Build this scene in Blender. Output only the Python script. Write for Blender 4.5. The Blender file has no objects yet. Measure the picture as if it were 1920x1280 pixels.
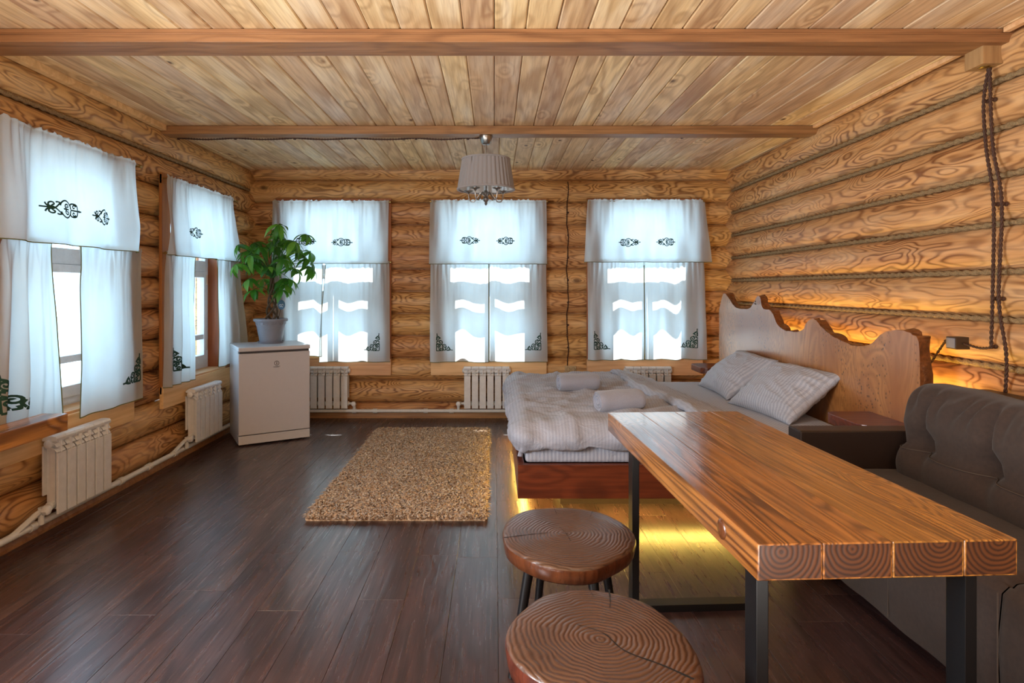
import bpy, bmesh, math, random
import numpy as np
from mathutils import Vector, Matrix, Euler, noise

random.seed(7)
rng = np.random.default_rng(7)
PI = math.pi
SC = bpy.context.scene
COL = SC.collection

# ------------------------------------------------------------------ camera, world, sun, lights, exposure
CAM_Z = 1.37
cam_d = bpy.data.cameras.new('camera')
cam_d.sensor_width = 36.0
cam_d.lens = 1130 / 1920 * 36.0
cam_d.shift_x = 33 / 1920
cam_d.shift_y = -100 / 1920
cam_d.clip_start = 0.05
cam = bpy.data.objects.new('camera', cam_d)
COL.objects.link(cam)
cam.location = (0, 0, CAM_Z)
cam.rotation_euler = (PI / 2, 0, 0)
SC.camera = cam

world = bpy.data.worlds.new('world')
SC.world = world
world.use_nodes = True
wbg = world.node_tree.nodes['Background']
wbg.inputs[0].default_value = (0.52, 0.79, 1.0, 1)
wbg.inputs[1].default_value = 4.6


def lamp(name, typ, loc, rot, energy, color, **kw):
    d = bpy.data.lights.new(name, typ)
    d.energy = energy
    d.color = color
    for k, v in kw.items():
        setattr(d, k, v)
    o = bpy.data.objects.new(name, d)
    COL.objects.link(o)
    o.location = loc
    o.rotation_euler = rot
    return o


# sun stands behind the back wall, 42 degrees up, and comes through the three back windows
lamp('sun', 'SUN', (0, 12, 10), (math.radians(-(90 - 42)), 0, math.radians(3)), 11.0, (1.0, 0.97, 0.92), angle=math.radians(0.6))
# added fill light behind the camera, no fixture modelled
lamp('rear_fill', 'AREA', (0.3, -1.2, 2.35), (math.radians(50), 0, 0), 18, (1.0, 0.95, 0.88), shape='RECTANGLE', size=3.6, size_y=0.7)
lamp('upward_fill', 'AREA', (-0.3, 0.1, 0.35), (math.radians(178), 0, 0), 105, (1.0, 0.96, 0.90), shape='RECTANGLE', size=3.0, size_y=1.0)  # added fill aimed up to brighten the ceiling, no fixture modelled
# added cool fill from the left to brighten the right wall; no window there
lamp('side_fill', 'AREA', (-2.45, 0.7, 1.45), (0, math.radians(-90), 0), 165, (0.86, 0.94, 1.0), shape='RECTANGLE', size=1.3, size_y=1.0)

vs = SC.view_settings
vs.view_transform = 'Standard'
vs.look = 'None'
vs.gamma = 1.0
vs.exposure = 0.20
vs.use_curve_mapping = False
SC.cycles.use_denoising = True
SC.cycles.max_bounces = 8
SC.cycles.transparent_max_bounces = 12

# ------------------------------------------------------------------ helpers: materials


def srgb(r, g, b):
    def f(c):
        c /= 255.0
        return c / 12.92 if c <= 0.04045 else ((c + 0.055) / 1.055) ** 2.4
    return (f(r), f(g), f(b), 1.0)


class NT:
    """small helper around one material's node tree"""

    def __init__(self, name):
        self.m = bpy.data.materials.new(name)
        self.m.use_nodes = True
        self.t = self.m.node_tree
        self.t.nodes.clear()
        self.out = self.t.nodes.new('ShaderNodeOutputMaterial')

    def n(self, typ, props=None, ins=None):
        nd = self.t.nodes.new('ShaderNode' + typ)
        for k, v in (props or {}).items():
            setattr(nd, k, v)
        for k, v in (ins or {}).items():
            self.set(nd.inputs[k], v)
        return nd

    def set(self, sock, v):
        if isinstance(v, bpy.types.NodeSocket):
            self.t.links.new(v, sock)
        else:
            sock.default_value = v

    def math(self, op, a, b=0.0, clamp=False):
        return self.n('Math', {'operation': op, 'use_clamp': clamp}, {0: a, 1: b}).outputs[0]

    def vmath(self, op, a, b):
        return self.n('VectorMath', {'operation': op}, {0: a, 1: b}).outputs[0]

    def mix(self, f, a, b, blend='MIX'):
        nd = self.n('Mix', {'data_type': 'RGBA', 'blend_type': blend}, {0: f, 6: a, 7: b})
        return nd.outputs[2]

    def ramp(self, f, stops):
        nd = self.n('ValToRGB', None, {0: f})
        e = nd.color_ramp.elements
        e[0].position, e[0].color = stops[0][0], stops[0][1]
        e[1].position, e[1].color = stops[-1][0], stops[-1][1]
        for p, c in stops[1:-1]:
            x = e.new(p)
            x.color = c
        return nd.outputs[0]

    def framp(self, f, a, b):
        return self.n('MapRange', {'clamp': True}, {0: f, 1: a, 2: b, 3: 0.0, 4: 1.0}).outputs[0]

    def noise(self, vec, scale, detail=2.0, rough=0.5, dist=0.0):
        return self.n('TexNoise', None, {'Vector': vec, 'Scale': scale, 'Detail': detail, 'Roughness': rough, 'Distortion': dist}).outputs[0]

    def principled(self, **ins):
        p = self.n('BsdfPrincipled')
        for k, v in ins.items():
            self.set(p.inputs[k.replace('_', ' ')], v)
        self.t.links.new(p.outputs[0], self.out.inputs[0])
        return p


def coords(N, jitter=True):
    tc = N.n('TexCoord').outputs['Object']
    if not jitter:
        return tc, None
    rnd = N.n('ObjectInfo').outputs['Random']
    cx = N.math('MULTIPLY', rnd, 31.0)
    cy = N.math('MULTIPLY', rnd, 57.0)
    cz = N.math('MULTIPLY', rnd, 83.0)
    off = N.n('CombineXYZ', None, {0: cx, 1: cy, 2: cz}).outputs[0]
    return N.vmath('ADD', tc, off), rnd


def wood(name, light, dark, pale=None, axis=0, nscale=3.2, stretch=0.28, lines=9.0, amt=0.6, fibre=0.35, knots=0.0,
         knot_scale=2.5, rough=0.5, coat=0.0, bump=0.15, vary=0.25, fscale=60.0, pale_amt=0.5, spec=0.4, coat_rough=0.12, sharp=1.0):
    N = NT(name)
    v, rnd = coords(N)
    sc = [1.0, 1.0, 1.0]
    sc[axis] = stretch
    vv = N.vmath('MULTIPLY', v, tuple(sc))
    base = N.noise(vv, nscale, 2.0, 0.45, 0.25)
    kd = None
    if knots > 0:
        ks = [knot_scale] * 3
        ks[axis] = knot_scale * 0.55
        vor = N.n('TexVoronoi', {'feature': 'F1'}, {'Vector': N.vmath('MULTIPLY', v, tuple(ks)), 'Scale': 1.0})
        kd = vor.outputs['Distance']
        swirl = N.math('MULTIPLY', N.math('SUBTRACT', 1.0, N.framp(kd, 0.0, 0.33)), 0.32)
        base = N.math('ADD', base, swirl)
    ring = N.math('ADD', N.math('MULTIPLY', N.math('SINE', N.math('MULTIPLY', base, lines * 2 * PI)), 0.5), 0.5)
    ring = N.math('POWER', ring, 1.6 * sharp)
    fs = [1.0, 1.0, 1.0]
    fs[axis] = 0.045
    fib = N.noise(N.vmath('MULTIPLY', v, tuple(fs)), fscale, 3.0, 0.6)
    fibm = N.framp(fib, 0.42, 0.68)
    ringfade = N.framp(N.noise(vv, nscale * 0.8, 1.0), 0.25, 0.62)
    col = N.mix(N.math('MULTIPLY', N.math('MULTIPLY', ring, amt), N.math('ADD', 0.35, N.math('MULTIPLY', ringfade, 0.65))), light, dark)
    if pale is not None:
        pm = N.framp(N.noise(vv, nscale * 1.3, 2.0, 0.6), 0.5, 0.66)
        col = N.mix(N.math('MULTIPLY', pm, pale_amt), col, pale)
    col = N.mix(N.math('MULTIPLY', fibm, fibre), col, dark)
    if kd is not None:
        kh = N.math('MULTIPLY', N.math('SUBTRACT', 1.0, N.framp(kd, 0.03, 0.085)), knots)
        kcol = tuple(c * 0.35 for c in dark[:3]) + (1.0,)
        col = N.mix(kh, col, kcol)
    val = N.math('ADD', 1.0 - vary / 2, N.math('MULTIPLY', rnd, vary))
    hue = N.math('ADD', 0.5 - 0.012, N.math('MULTIPLY', rnd, 0.02))
    hs = N.n('HueSaturation', None, {'Hue': hue, 'Saturation': 1.0, 'Value': val, 'Fac': 1.0, 'Color': col}).outputs[0]
    hgt = N.math('ADD', N.math('MULTIPLY', ring, 0.5), N.math('MULTIPLY', fib, 0.8))
    bp = N.n('Bump', None, {'Strength': bump, 'Distance': 0.01, 'Height': hgt}).outputs[0]
    ro = N.math('ADD', rough - 0.08, N.math('MULTIPLY', fib, 0.16))
    N.principled(Base_Color=hs, Roughness=ro, Normal=bp, Coat_Weight=coat, Coat_Roughness=coat_rough, Specular_IOR_Level=spec)
    return N.m


def endgrain(name, light, dark, freq=38.0, amt=0.7, centre=(0, 0, 0), axes=(1, 1, 0), rough=0.4, coat=0.0, bump=0.3, wob=0.03, off=0.0):
    """growth rings round an axis; axes masks out the direction the trunk grew in"""
    N = NT(name)
    tc = N.n('TexCoord').outputs['Object']
    v = N.vmath('SUBTRACT', tc, tuple(centre))
    rnd = N.n('ObjectInfo').outputs['Random']
    shift = N.n('CombineXYZ', None, {0: N.math('MULTIPLY', N.math('SUBTRACT', rnd, 0.5), off), 1: 0.0, 2: N.math('MULTIPLY', rnd, off * 0.4)}).outputs[0]
    vm = N.vmath('MULTIPLY', N.vmath('SUBTRACT', v, shift), tuple(float(a) for a in axes))
    nz = N.noise(N.vmath('ADD', v, N.n('CombineXYZ', None, {0: N.math('MULTIPLY', rnd, 40.0), 1: 0.0, 2: 0.0}).outputs[0]), 7.0, 2.0, 0.5)
    d = N.n('VectorMath', {'operation': 'LENGTH'}, {0: vm}).outputs['Value']
    d = N.math('ADD', d, N.math('MULTIPLY', nz, wob * 2))
    d2 = N.math('ADD', d, N.math('MULTIPLY', N.noise(v, 45.0, 2.0), 0.004))
    ring = N.math('ADD', N.math('MULTIPLY', N.math('SINE', N.math('MULTIPLY', d2, freq * 2 * PI)), 0.5), 0.5)
    ring = N.math('POWER', ring, 1.4)
    mott = N.framp(N.noise(v, 9.0, 3.0), 0.35, 0.7)
    col = N.mix(N.math('MULTIPLY', ring, amt), light, dark)
    col = N.mix(N.math('MULTIPLY', mott, 0.35), col, dark)
    bp = N.n('Bump', None, {'Strength': bump, 'Distance': 0.006, 'Height': N.math('SUBTRACT', 1.0, ring)}).outputs[0]
    N.principled(Base_Color=col, Roughness=rough, Normal=bp, Coat_Weight=coat, Coat_Roughness=0.15)
    return N.m


def plain(name, col, rough=0.5, metal=0.0, coat=0.0, mottle=0.06, nscale=25.0, bump=0.02, spec=0.5, sheen=0.0):
    N = NT(name)
    v, rnd = coords(N)
    nz = N.noise(v, nscale, 3.0, 0.6)
    dk = tuple(c * (1 - mottle * 2) for c in col[:3]) + (1.0,)
    c = N.mix(N.framp(nz, 0.3, 0.75), dk, col)
    bp = N.n('Bump', None, {'Strength': bump, 'Distance': 0.004, 'Height': nz}).outputs[0]
    N.principled(Base_Color=c, Roughness=rough, Metallic=metal, Coat_Weight=coat, Normal=bp, Specular_IOR_Level=spec, Sheen_Weight=sheen)
    return N.m


def cloth(name, col, trans=0.5, weave=900.0, rough=0.9):
    N = NT(name)
    v, rnd = coords(N)
    nz = N.noise(v, 5.0, 3.0)
    c = N.mix(N.framp(nz, 0.3, 0.7), tuple(x * 0.94 for x in col[:3]) + (1.0,), col)
    bp = N.n('Bump', None, {'Strength': 0.08, 'Distance': 0.002, 'Height': N.noise(v, weave, 1.0)}).outputs[0]
    d = N.n('BsdfDiffuse', None, {'Color': c, 'Roughness': 0.6, 'Normal': bp})
    t = N.n('BsdfTranslucent', None, {'Color': c, 'Normal': bp})
    mx = N.n('MixShader', None, {0: trans, 1: d.outputs[0], 2: t.outputs[0]})
    N.t.links.new(mx.outputs[0], N.out.inputs[0])
    return N.m


def striped(name, col, dark, axis=0, freq=55.0, rough=0.75, rnd_jit=False):
    """satin-stripe bed linen"""
    N = NT(name)
    tc = N.n('TexCoord').outputs['Object']
    sep = N.n('SeparateXYZ', None, {0: tc}).outputs[axis]
    st = N.math('ADD', N.math('MULTIPLY', N.math('SINE', N.math('MULTIPLY', sep, freq * 2 * PI)), 0.5), 0.5)
    st = N.framp(st, 0.35, 0.65)
    c = N.mix(st, dark, col)
    wr = N.noise(N.vmath('MULTIPLY', tc, (1.0, 2.2, 1.0)), 11.0, 5.0, 0.62, 0.8)
    bp = N.n('Bump', None, {'Strength': 0.6, 'Distance': 0.018, 'Height': wr}).outputs[0]
    ro = N.math('SUBTRACT', rough + 0.1, N.math('MULTIPLY', st, 0.25))
    N.principled(Base_Color=c, Roughness=ro, Normal=bp, Sheen_Weight=0.15)
    return N.m


def glow(name, col, strength):
    N = NT(name)
    e = N.n('Emission', None, {'Color': col, 'Strength': strength})
    N.t.links.new(e.outputs[0], N.out.inputs[0])
    return N.m


def glass(name):
    N = NT(name)
    tr = N.n('BsdfTransparent', None, {'Color': (0.93, 0.97, 1.0, 1)})
    gl = N.n('BsdfGlossy', None, {'Color': (1, 1, 1, 1), 'Roughness': 0.02})
    fc = N.n('LayerWeight', None, {'Blend': 0.5}).outputs['Facing']
    fr = N.math('ADD', 0.03, N.math('MULTIPLY', N.math('POWER', fc, 5.0), 0.6))
    mx = N.n('MixShader', None, {0: fr, 1: tr.outputs[0], 2: gl.outputs[0]})
    N.t.links.new(mx.outputs[0], N.out.inputs[0])
    return N.m


MT = {}
MT['log'] = wood('log_wood', srgb(210, 160, 102), srgb(112, 64, 28), pale=srgb(226, 188, 138), axis=0, nscale=6.2, stretch=0.24, lines=16, amt=0.85, sharp=1.35,
                 fibre=0.30, knots=0.75, knot_scale=2.6, rough=0.45, bump=0.25, vary=0.2, pale_amt=0.45, spec=0.35)
MT['ceiling'] = wood('ceiling_pine', srgb(230, 196, 146), srgb(140, 90, 48), pale=srgb(246, 226, 192), axis=1, nscale=5.0, stretch=0.16, lines=6, amt=0.5,
                     fibre=0.35, knots=1.0, knot_scale=4.2, rough=0.55, bump=0.1, vary=0.30, pale_amt=0.55)
MT['beam'] = wood('beam_pine', srgb(160, 118, 72), srgb(88, 54, 26), axis=0, nscale=6.0, stretch=0.08, lines=6, amt=0.4, fibre=0.35, knots=0.6,
                  knot_scale=2.2, rough=0.5, bump=0.1, vary=0.1)
MT['pine'] = wood('pale_pine', srgb(232, 190, 138), srgb(176, 120, 66), axis=0, nscale=6.0, stretch=0.08, lines=5, amt=0.4, fibre=0.25, knots=0.7,
                  knot_scale=3.0, rough=0.5, bump=0.08, vary=0.12)
MT['casing'] = wood('stained_casing', srgb(168, 104, 54), srgb(96, 52, 22), axis=2, nscale=6.0, stretch=0.08, lines=5, amt=0.4, fibre=0.3, rough=0.45, bump=0.08, vary=0.15)
MT['shelfwood'] = wood('amber_shelf_wood', srgb(190, 126, 58), srgb(92, 48, 14), axis=1, nscale=6.0, stretch=0.10, lines=8, amt=0.75, fibre=0.4, knots=0.8,
                       knot_scale=3.2, rough=0.3, coat=0.4, bump=0.2, vary=0.1)
MT['floor'] = wood('floor_plank', srgb(75, 52, 48), srgb(28, 19, 19), pale=srgb(93, 69, 64), axis=1, nscale=6.5, stretch=0.14, lines=5, amt=0.5, fibre=0.6,
                   knots=0.35, knot_scale=3.2, rough=0.29, bump=0.10, vary=0.40, fscale=75.0, pale_amt=0.4, spec=0.85)
MT['subfloor'] = plain('subfloor', srgb(40, 28, 22), 0.8)
MT['table'] = wood('table_wood', srgb(172, 114, 52), srgb(70, 36, 12), pale=srgb(190, 132, 68), axis=1, nscale=7.0, stretch=0.055, lines=17, amt=0.95, fibre=0.55,
                   knots=0.8, knot_scale=2.6, rough=0.30, coat=0.9, bump=0.18, vary=0.14, pale_amt=0.4, coat_rough=0.10)
MT['table_end'] = endgrain('table_end_grain', srgb(98, 54, 22), srgb(34, 15, 6), freq=80, amt=0.8, centre=(0.0, 0, 0.015), axes=(1, 0, 1), rough=0.5, coat=0.1, bump=0.08, wob=0.012, off=0.09)
MT['stool_top'] = endgrain('stool_rings', srgb(100, 69, 52), srgb(48, 29, 21), freq=72, amt=0.55, axes=(1, 1, 0), rough=0.36, coat=0.25, bump=0.4, wob=0.035)
MT['stool_bark'] = wood('stool_edge_wood', srgb(96, 50, 28), srgb(44, 20, 10), axis=2, nscale=14, stretch=0.3, lines=4, amt=0.5, fibre=0.4, rough=0.3, coat=0.4, bump=0.2, vary=0.1)
MT['crack'] = plain('crack_dark', srgb(16, 9, 6), 0.9)
MT['bedwood'] = wood('bed_red_wood', srgb(112, 50, 26), srgb(54, 20, 10), axis=0, nscale=6, stretch=0.10, lines=7, amt=0.6, fibre=0.4, knots=0.7, knot_scale=2.6,
                     rough=0.35, coat=0.25, bump=0.1, vary=0.1)
MT['black'] = plain('black_powder_coat', srgb(13, 13, 15), 0.38, 0.0, bump=0.03, nscale=300)
MT['whitepaint'] = plain('white_enamel', srgb(226, 226, 226), 0.32, bump=0.01)
MT['pipe'] = plain('white_pipe_plastic', srgb(214, 214, 214), 0.35)
MT['frame_white'] = plain('white_window_frame', srgb(232, 236, 240), 0.4, bump=0.01)
MT['fridge'] = plain('fridge_white', srgb(196, 194, 198), 0.34, coat=0.2, mottle=0.015, bump=0.004)
MT['fridge_dark'] = plain('fridge_gap', srgb(60, 58, 62), 0.6)
MT['ink_grey'] = plain('logo_grey', srgb(52, 46, 46), 0.5)
MT['curtain'] = cloth('curtain_voile', srgb(226, 230, 228), 0.72)
MT['hem'] = cloth('curtain_green_hem', srgb(128, 130, 84), 0.3)
MT['stitch'] = plain('embroidery_green', srgb(14, 62, 48), 0.8, mottle=0.1)
MT['metal'] = plain('brushed_metal', srgb(168, 166, 162), 0.3, 1.0)
MT['brass'] = plain('old_brass', srgb(176, 150, 96), 0.35, 1.0)
MT['shade'] = cloth('lamp_shade_fabric', srgb(164, 158, 156), 0.2)
MT['shade_in'] = plain('shade_lining', srgb(240, 240, 238), 0.8)
MT['linen'] = striped('bed_linen', srgb(164, 166, 178), srgb(155, 157, 169), axis=0, freq=52)
MT['linen_x'] = striped('bed_linen_cross', srgb(172, 174, 184), srgb(152, 154, 166), axis=0, freq=44)
MT['pillow'] = striped('pillow_linen', srgb(176, 177, 186), srgb(158, 160, 171), axis=0, freq=36)
MT['towel'] = plain('towel_terry', srgb(156, 158, 172), 0.95, mottle=0.10, nscale=220, bump=0.5, sheen=0.4)
MT['sofa'] = plain('sofa_brown_fabric', srgb(60, 45, 38), 0.9, mottle=0.16, nscale=60, bump=0.12, sheen=0.10)
MT['sofa_dark'] = plain('sofa_dark_leather', srgb(44, 32, 27), 0.42, mottle=0.08, nscale=90, bump=0.08)
MT['thread'] = plain('sofa_thread', srgb(84, 70, 60), 0.8)
MT['leaf'] = None
MT['bark'] = plain('plant_stem', srgb(92, 74, 52), 0.8, mottle=0.25, nscale=40, bump=0.3)
MT['stem_green'] = plain('plant_green_stem', srgb(46, 104, 40), 0.6)
MT['pot'] = plain('pot_grey_plastic', srgb(128, 130, 140), 0.45)
MT['soil'] = plain('soil', srgb(40, 28, 20), 0.95, mottle=0.3, nscale=80, bump=0.6)
MT['tagblue'] = plain('tag_blue', srgb(44, 84, 112), 0.4)
MT['tagwhite'] = plain('tag_white', srgb(210, 222, 230), 0.4)
MT['rug'] = None
MT['rope'] = plain('jute_rope', srgb(166, 136, 94), 0.9, mottle=0.3, nscale=160, bump=0.4)
MT['cable'] = plain('brown_cable', srgb(74, 44, 28), 0.7, mottle=0.2, nscale=200, bump=0.3)
MT['boxwood'] = wood('box_wood', srgb(172, 132, 88), srgb(110, 72, 40), axis=2, nscale=8, stretch=0.1, lines=6, amt=0.4, rough=0.6)
MT['outlet'] = plain('outlet_beige', srgb(188, 160, 118), 0.4)
MT['socket_dark'] = plain('socket_dark', srgb(70, 52, 36), 0.5)
MT['glass'] = glass('window_glass')
MT['led'] = glow('amber_led', (1.0, 0.64, 0.12, 1), 58.0)
MT['led_dim'] = glow('amber_led_headboard', (1.0, 0.68, 0.14, 1), 42.0)
MT['ground'] = plain('outside_ground', srgb(196, 204, 206), 0.9)
MT['eave'] = plain('eave_white', srgb(200, 200, 198), 0.8)


def leaf_material():
    N = NT('leaf_green')
    rnd = N.n('ObjectInfo').outputs['Random']
    a = N.ramp(rnd, [(0.0, srgb(30, 88, 28)), (0.55, srgb(56, 128, 38)), (1.0, srgb(112, 168, 62))])
    d = N.n('BsdfPrincipled', None, {'Base Color': a, 'Roughness': 0.38})
    t = N.n('BsdfTranslucent', None, {'Color': N.mix(0.35, a, srgb(150, 200, 60))})
    mx = N.n('MixShader', None, {0: 0.35, 1: d.outputs[0], 2: t.outputs[0]})
    N.t.links.new(mx.outputs[0], N.out.inputs[0])
    return N.m


MT['leaf'] = leaf_material()


def rug_material():
    N = NT('rug_pile')
    tc = N.n('TexCoord').outputs['Object']
    a = N.noise(tc, 48.0, 3.0, 0.7)
    b = N.noise(tc, 6.0, 2.0)
    c = N.ramp(a, [(0.30, srgb(128, 96, 70)), (0.5, srgb(184, 148, 112)), (0.70, srgb(238, 214, 182))])
    c = N.mix(N.math('MULTIPLY', N.framp(b, 0.4, 0.65), 0.25), c, srgb(140, 106, 70))
    N.principled(Base_Color=c, Roughness=0.95, Sheen_Weight=0.2)
    return N.m


MT['rug'] = rug_material()


def headboard_material():
    N = NT('headboard_burl')
    tc = N.n('TexCoord').outputs['Object']
    v = N.vmath('MULTIPLY', tc, (1.0, 1.0, 0.35))
    base = N.noise(v, 3.2, 3.0, 0.55, 0.6)
    ring = N.math('ADD', N.math('MULTIPLY', N.math('SINE', N.math('MULTIPLY', base, 110.0)), 0.5), 0.5)
    c = N.mix(N.math('MULTIPLY', ring, 0.5), srgb(186, 126, 70), srgb(118, 68, 32))
    c = N.mix(N.framp(N.noise(v, 2.0, 2.0), 0.42, 0.62), c, srgb(150, 92, 48))
    # clusters of burl eyes
    eye = N.n('TexVoronoi', {'feature': 'F1'}, {'Vector': N.vmath('MULTIPLY', tc, (1, 1, 0.8)), 'Scale': 42.0}).outputs['Distance']
    clus = N.framp(N.noise(v, 3.4, 2.0), 0.48, 0.60)
    e = N.math('MULTIPLY', N.math('SUBTRACT', 1.0, N.framp(eye, 0.12, 0.32)), clus)
    c = N.mix(N.math('MULTIPLY', e, 0.85), c, srgb(52, 28, 14))
    bp = N.n('Bump', None, {'Strength': 0.15, 'Distance': 0.01, 'Height': N.math('SUBTRACT', base, e)}).outputs[0]
    N.principled(Base_Color=c, Roughness=0.34, Coat_Weight=0.7, Coat_Roughness=0.22, Normal=bp)
    return N.m


MT['headboard'] = headboard_material()
MT['bark_edge'] = wood('live_edge_bark', srgb(120, 66, 32), srgb(52, 24, 10), axis=1, nscale=12, stretch=0.4, lines=3, amt=0.6, fibre=0.5, rough=0.4, coat=0.3, bump=0.5, vary=0.1)

# ------------------------------------------------------------------ helpers: geometry


class G:
    """collects polygons; build() links them as ONE mesh object"""

    def __init__(self):
        self.v, self.f, self.mi = [], [], []

    def add(self, vs_, fs_, mi=0, M=None):
        o = len(self.v)
        if M is not None:
            vs_ = [tuple(M @ Vector(p)) for p in vs_]
        self.v += [tuple(p) for p in vs_]
        self.f += [tuple(i + o for i in f) for f in fs_]
        self.mi += [mi] * len(fs_)
        return self

    def box(self, x0, x1, y0, y1, z0, z1, mi=0, M=None):
        v = [(x0, y0, z0), (x1, y0, z0), (x1, y1, z0), (x0, y1, z0), (x0, y0, z1), (x1, y0, z1), (x1, y1, z1), (x0, y1, z1)]
        f = [(0, 3, 2, 1), (4, 5, 6, 7), (0, 1, 5, 4), (1, 2, 6, 5), (2, 3, 7, 6), (3, 0, 4, 7)]
        return self.add(v, f, mi, M)

    def prism(self, poly, h0, h1, plane='xy', mi=0, M=None, capmi=None):
        """poly in a plane, extruded along the third axis from h0 to h1"""
        n = len(poly)

        def p3(a, b, h):
            return {'xy': (a, b, h), 'xz': (a, h, b), 'yz': (h, a, b)}[plane]
        v = [p3(a, b, h0) for a, b in poly] + [p3(a, b, h1) for a, b in poly]
        sides = [(i, (i + 1) % n, n + (i + 1) % n, n + i) for i in range(n)]
        caps = [tuple(reversed(range(n))), tuple(range(n, 2 * n))]
        self.add(v, sides, mi, M)
        o = len(self.v) - 2 * n
        self.f += [tuple(i + o for i in c) for c in caps]
        self.mi += [mi if capmi is None else capmi] * 2
        return self

    def tube(self, pts, r, n=8, mi=0, caps=True, M=None, closed=False):
        pts = [Vector(p) for p in pts]
        m = len(pts)
        rr = r if isinstance(r, (list, tuple)) else [r] * m
        v, f = [], []
        up = None
        for i, p in enumerate(pts):
            if closed:
                d = pts[(i + 1) % m] - pts[i - 1]
            else:
                d = pts[min(i + 1, m - 1)] - pts[max(i - 1, 0)]
            if d.length < 1e-9:
                d = Vector((0, 0, 1))
            d.normalize()
            if up is None:
                a = Vector((0, 0, 1)) if abs(d.z) < 0.9 else Vector((1, 0, 0))
                up = (a - d * a.dot(d)).normalized()
            else:
                up = (up - d * up.dot(d))
                up = up.normalized() if up.length > 1e-6 else d.orthogonal().normalized()
            s = d.cross(up)
            for k in range(n):
                t = 2 * PI * k / n
                v.append(tuple(p + (up * math.cos(t) + s * math.sin(t)) * rr[i]))
        seg = m if closed else m - 1
        for i in range(seg):
            a, b = i * n, ((i + 1) % m) * n
            for k in range(n):
                f.append((a + k, a + (k + 1) % n, b + (k + 1) % n, b + k))
        if caps and not closed:
            f.append(tuple(reversed(range(n))))
            f.append(tuple(range((m - 1) * n, m * n)))
        return self.add(v, f, mi, M)

    def lathe(self, prof, n=32, mi=0, M=None, rmod=None):
        """prof: list of (r, z)"""
        v, f = [], []
        for r, z in prof:
            for k in range(n):
                t = 2 * PI * k / n
                q = r * (rmod(t, z) if rmod else 1.0)
                v.append((q * math.cos(t), q * math.sin(t), z))
        for i in range(len(prof) - 1):
            for k in range(n):
                f.append((i * n + k, i * n + (k + 1) % n, (i + 1) * n + (k + 1) % n, (i + 1) * n + k))
        return self.add(v, f, mi, M)

    def grid(self, fn, nu, nv, mi=0, M=None):
        v = [fn(i / nu, j / nv) for j in range(nv + 1) for i in range(nu + 1)]
        w = nu + 1
        f = [(j * w + i, j * w + i + 1, (j + 1) * w + i + 1, (j + 1) * w + i) for j in range(nv) for i in range(nu)]
        return self.add(v, f, mi, M)

    def mesh(self, name, mats, bevel=0.0, smooth=False, segs=2, weld=0.0):
        me = bpy.data.meshes.new(name)
        me.from_pydata(self.v, [], self.f)
        mats = mats if isinstance(mats, (list, tuple)) else [mats]
        for m in mats:
            me.materials.append(m)
        if len(mats) > 1:
            me.polygons.foreach_set('material_index', self.mi)
        if bevel > 0 or weld > 0:
            bm = bmesh.new()
            bm.from_mesh(me)
            if weld > 0:
                bmesh.ops.remove_doubles(bm, verts=bm.verts, dist=weld)
            if bevel > 0:
                es = [e for e in bm.edges if len(e.link_faces) == 2 and e.calc_face_angle(0) > 0.6]
                bmesh.ops.bevel(bm, geom=es, offset=bevel, segments=segs, profile=0.7, affect='EDGES', clamp_overlap=True)
            bm.to_mesh(me)
            bm.free()
        if smooth:
            me.polygons.foreach_set('use_smooth', [True] * len(me.polygons))
            if smooth is not True:
                me.set_sharp_from_angle(angle=math.radians(smooth))
        me.update()
        return me

    def build(self, name, mats, parent=None, loc=(0, 0, 0), rot=(0, 0, 0), **kw):
        return put(name, self.mesh(name, mats, **kw), parent, loc, rot)


def put(name, me, parent=None, loc=(0, 0, 0), rot=(0, 0, 0)):
    o = bpy.data.objects.new(name, me)
    COL.objects.link(o)
    o.parent = parent
    o.location = loc
    o.rotation_euler = rot
    return o


def tag(o, label=None, cat=None, group=None, kind=None):
    if label:
        o['label'] = label
    if cat:
        o['category'] = cat
    if group:
        o['group'] = group
    if kind:
        o['kind'] = kind
    return o


def thing(name, label, cat, loc=(0, 0, 0), rz=0.0, group=None, kind=None):
    o = bpy.data.objects.new(name, None)
    o.empty_display_size = 0.05
    COL.objects.link(o)
    o.location = loc
    o.rotation_euler = (0, 0, rz)
    return tag(o, label, cat, group, kind)


KIDS = {}


def copy_tree(o, parent=None, depth=0):
    c = o.copy()
    COL.objects.link(c)
    c.parent = parent
    for ch in [x for x in COL.objects if x.parent == o]:
        copy_tree(ch, c, depth + 1)
    return c


def catmull(pts, per=6, closed=False):
    pts = [Vector(p) for p in pts]
    n = len(pts)
    out = []
    rng_ = range(n if closed else n - 1)
    for i in rng_:
        if closed:
            p0, p1, p2, p3 = pts[i - 1], pts[i], pts[(i + 1) % n], pts[(i + 2) % n]
        else:
            p0, p1, p2, p3 = pts[max(i - 1, 0)], pts[i], pts[i + 1], pts[min(i + 2, n - 1)]
        for k in range(per):
            t = k / per
            out.append(0.5 * ((2 * p1) + (p2 - p0) * t + (2 * p0 - 5 * p1 + 4 * p2 - p3) * t * t + (3 * p1 - p0 - 3 * p2 + p3) * t ** 3))
    if not closed:
        out.append(pts[-1])
    return out


# ------------------------------------------------------------------ room dimensions
XL, XR, YB, YF, ZC = -2.62, 2.54, 6.45, -1.7, 2.62      # groove planes of the log walls, ceiling height
BULGE, LOGD = 0.07, 0.20
HB, HS = 0.2373, 0.238
ZB = [2.7603 - HB * k for k in range(0, 14)]             # log seams of the back wall: 2.760, 2.523 ... 
ZS = [2.642 - HS * k for k in range(0, 14)]              # log seams of the side walls


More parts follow.
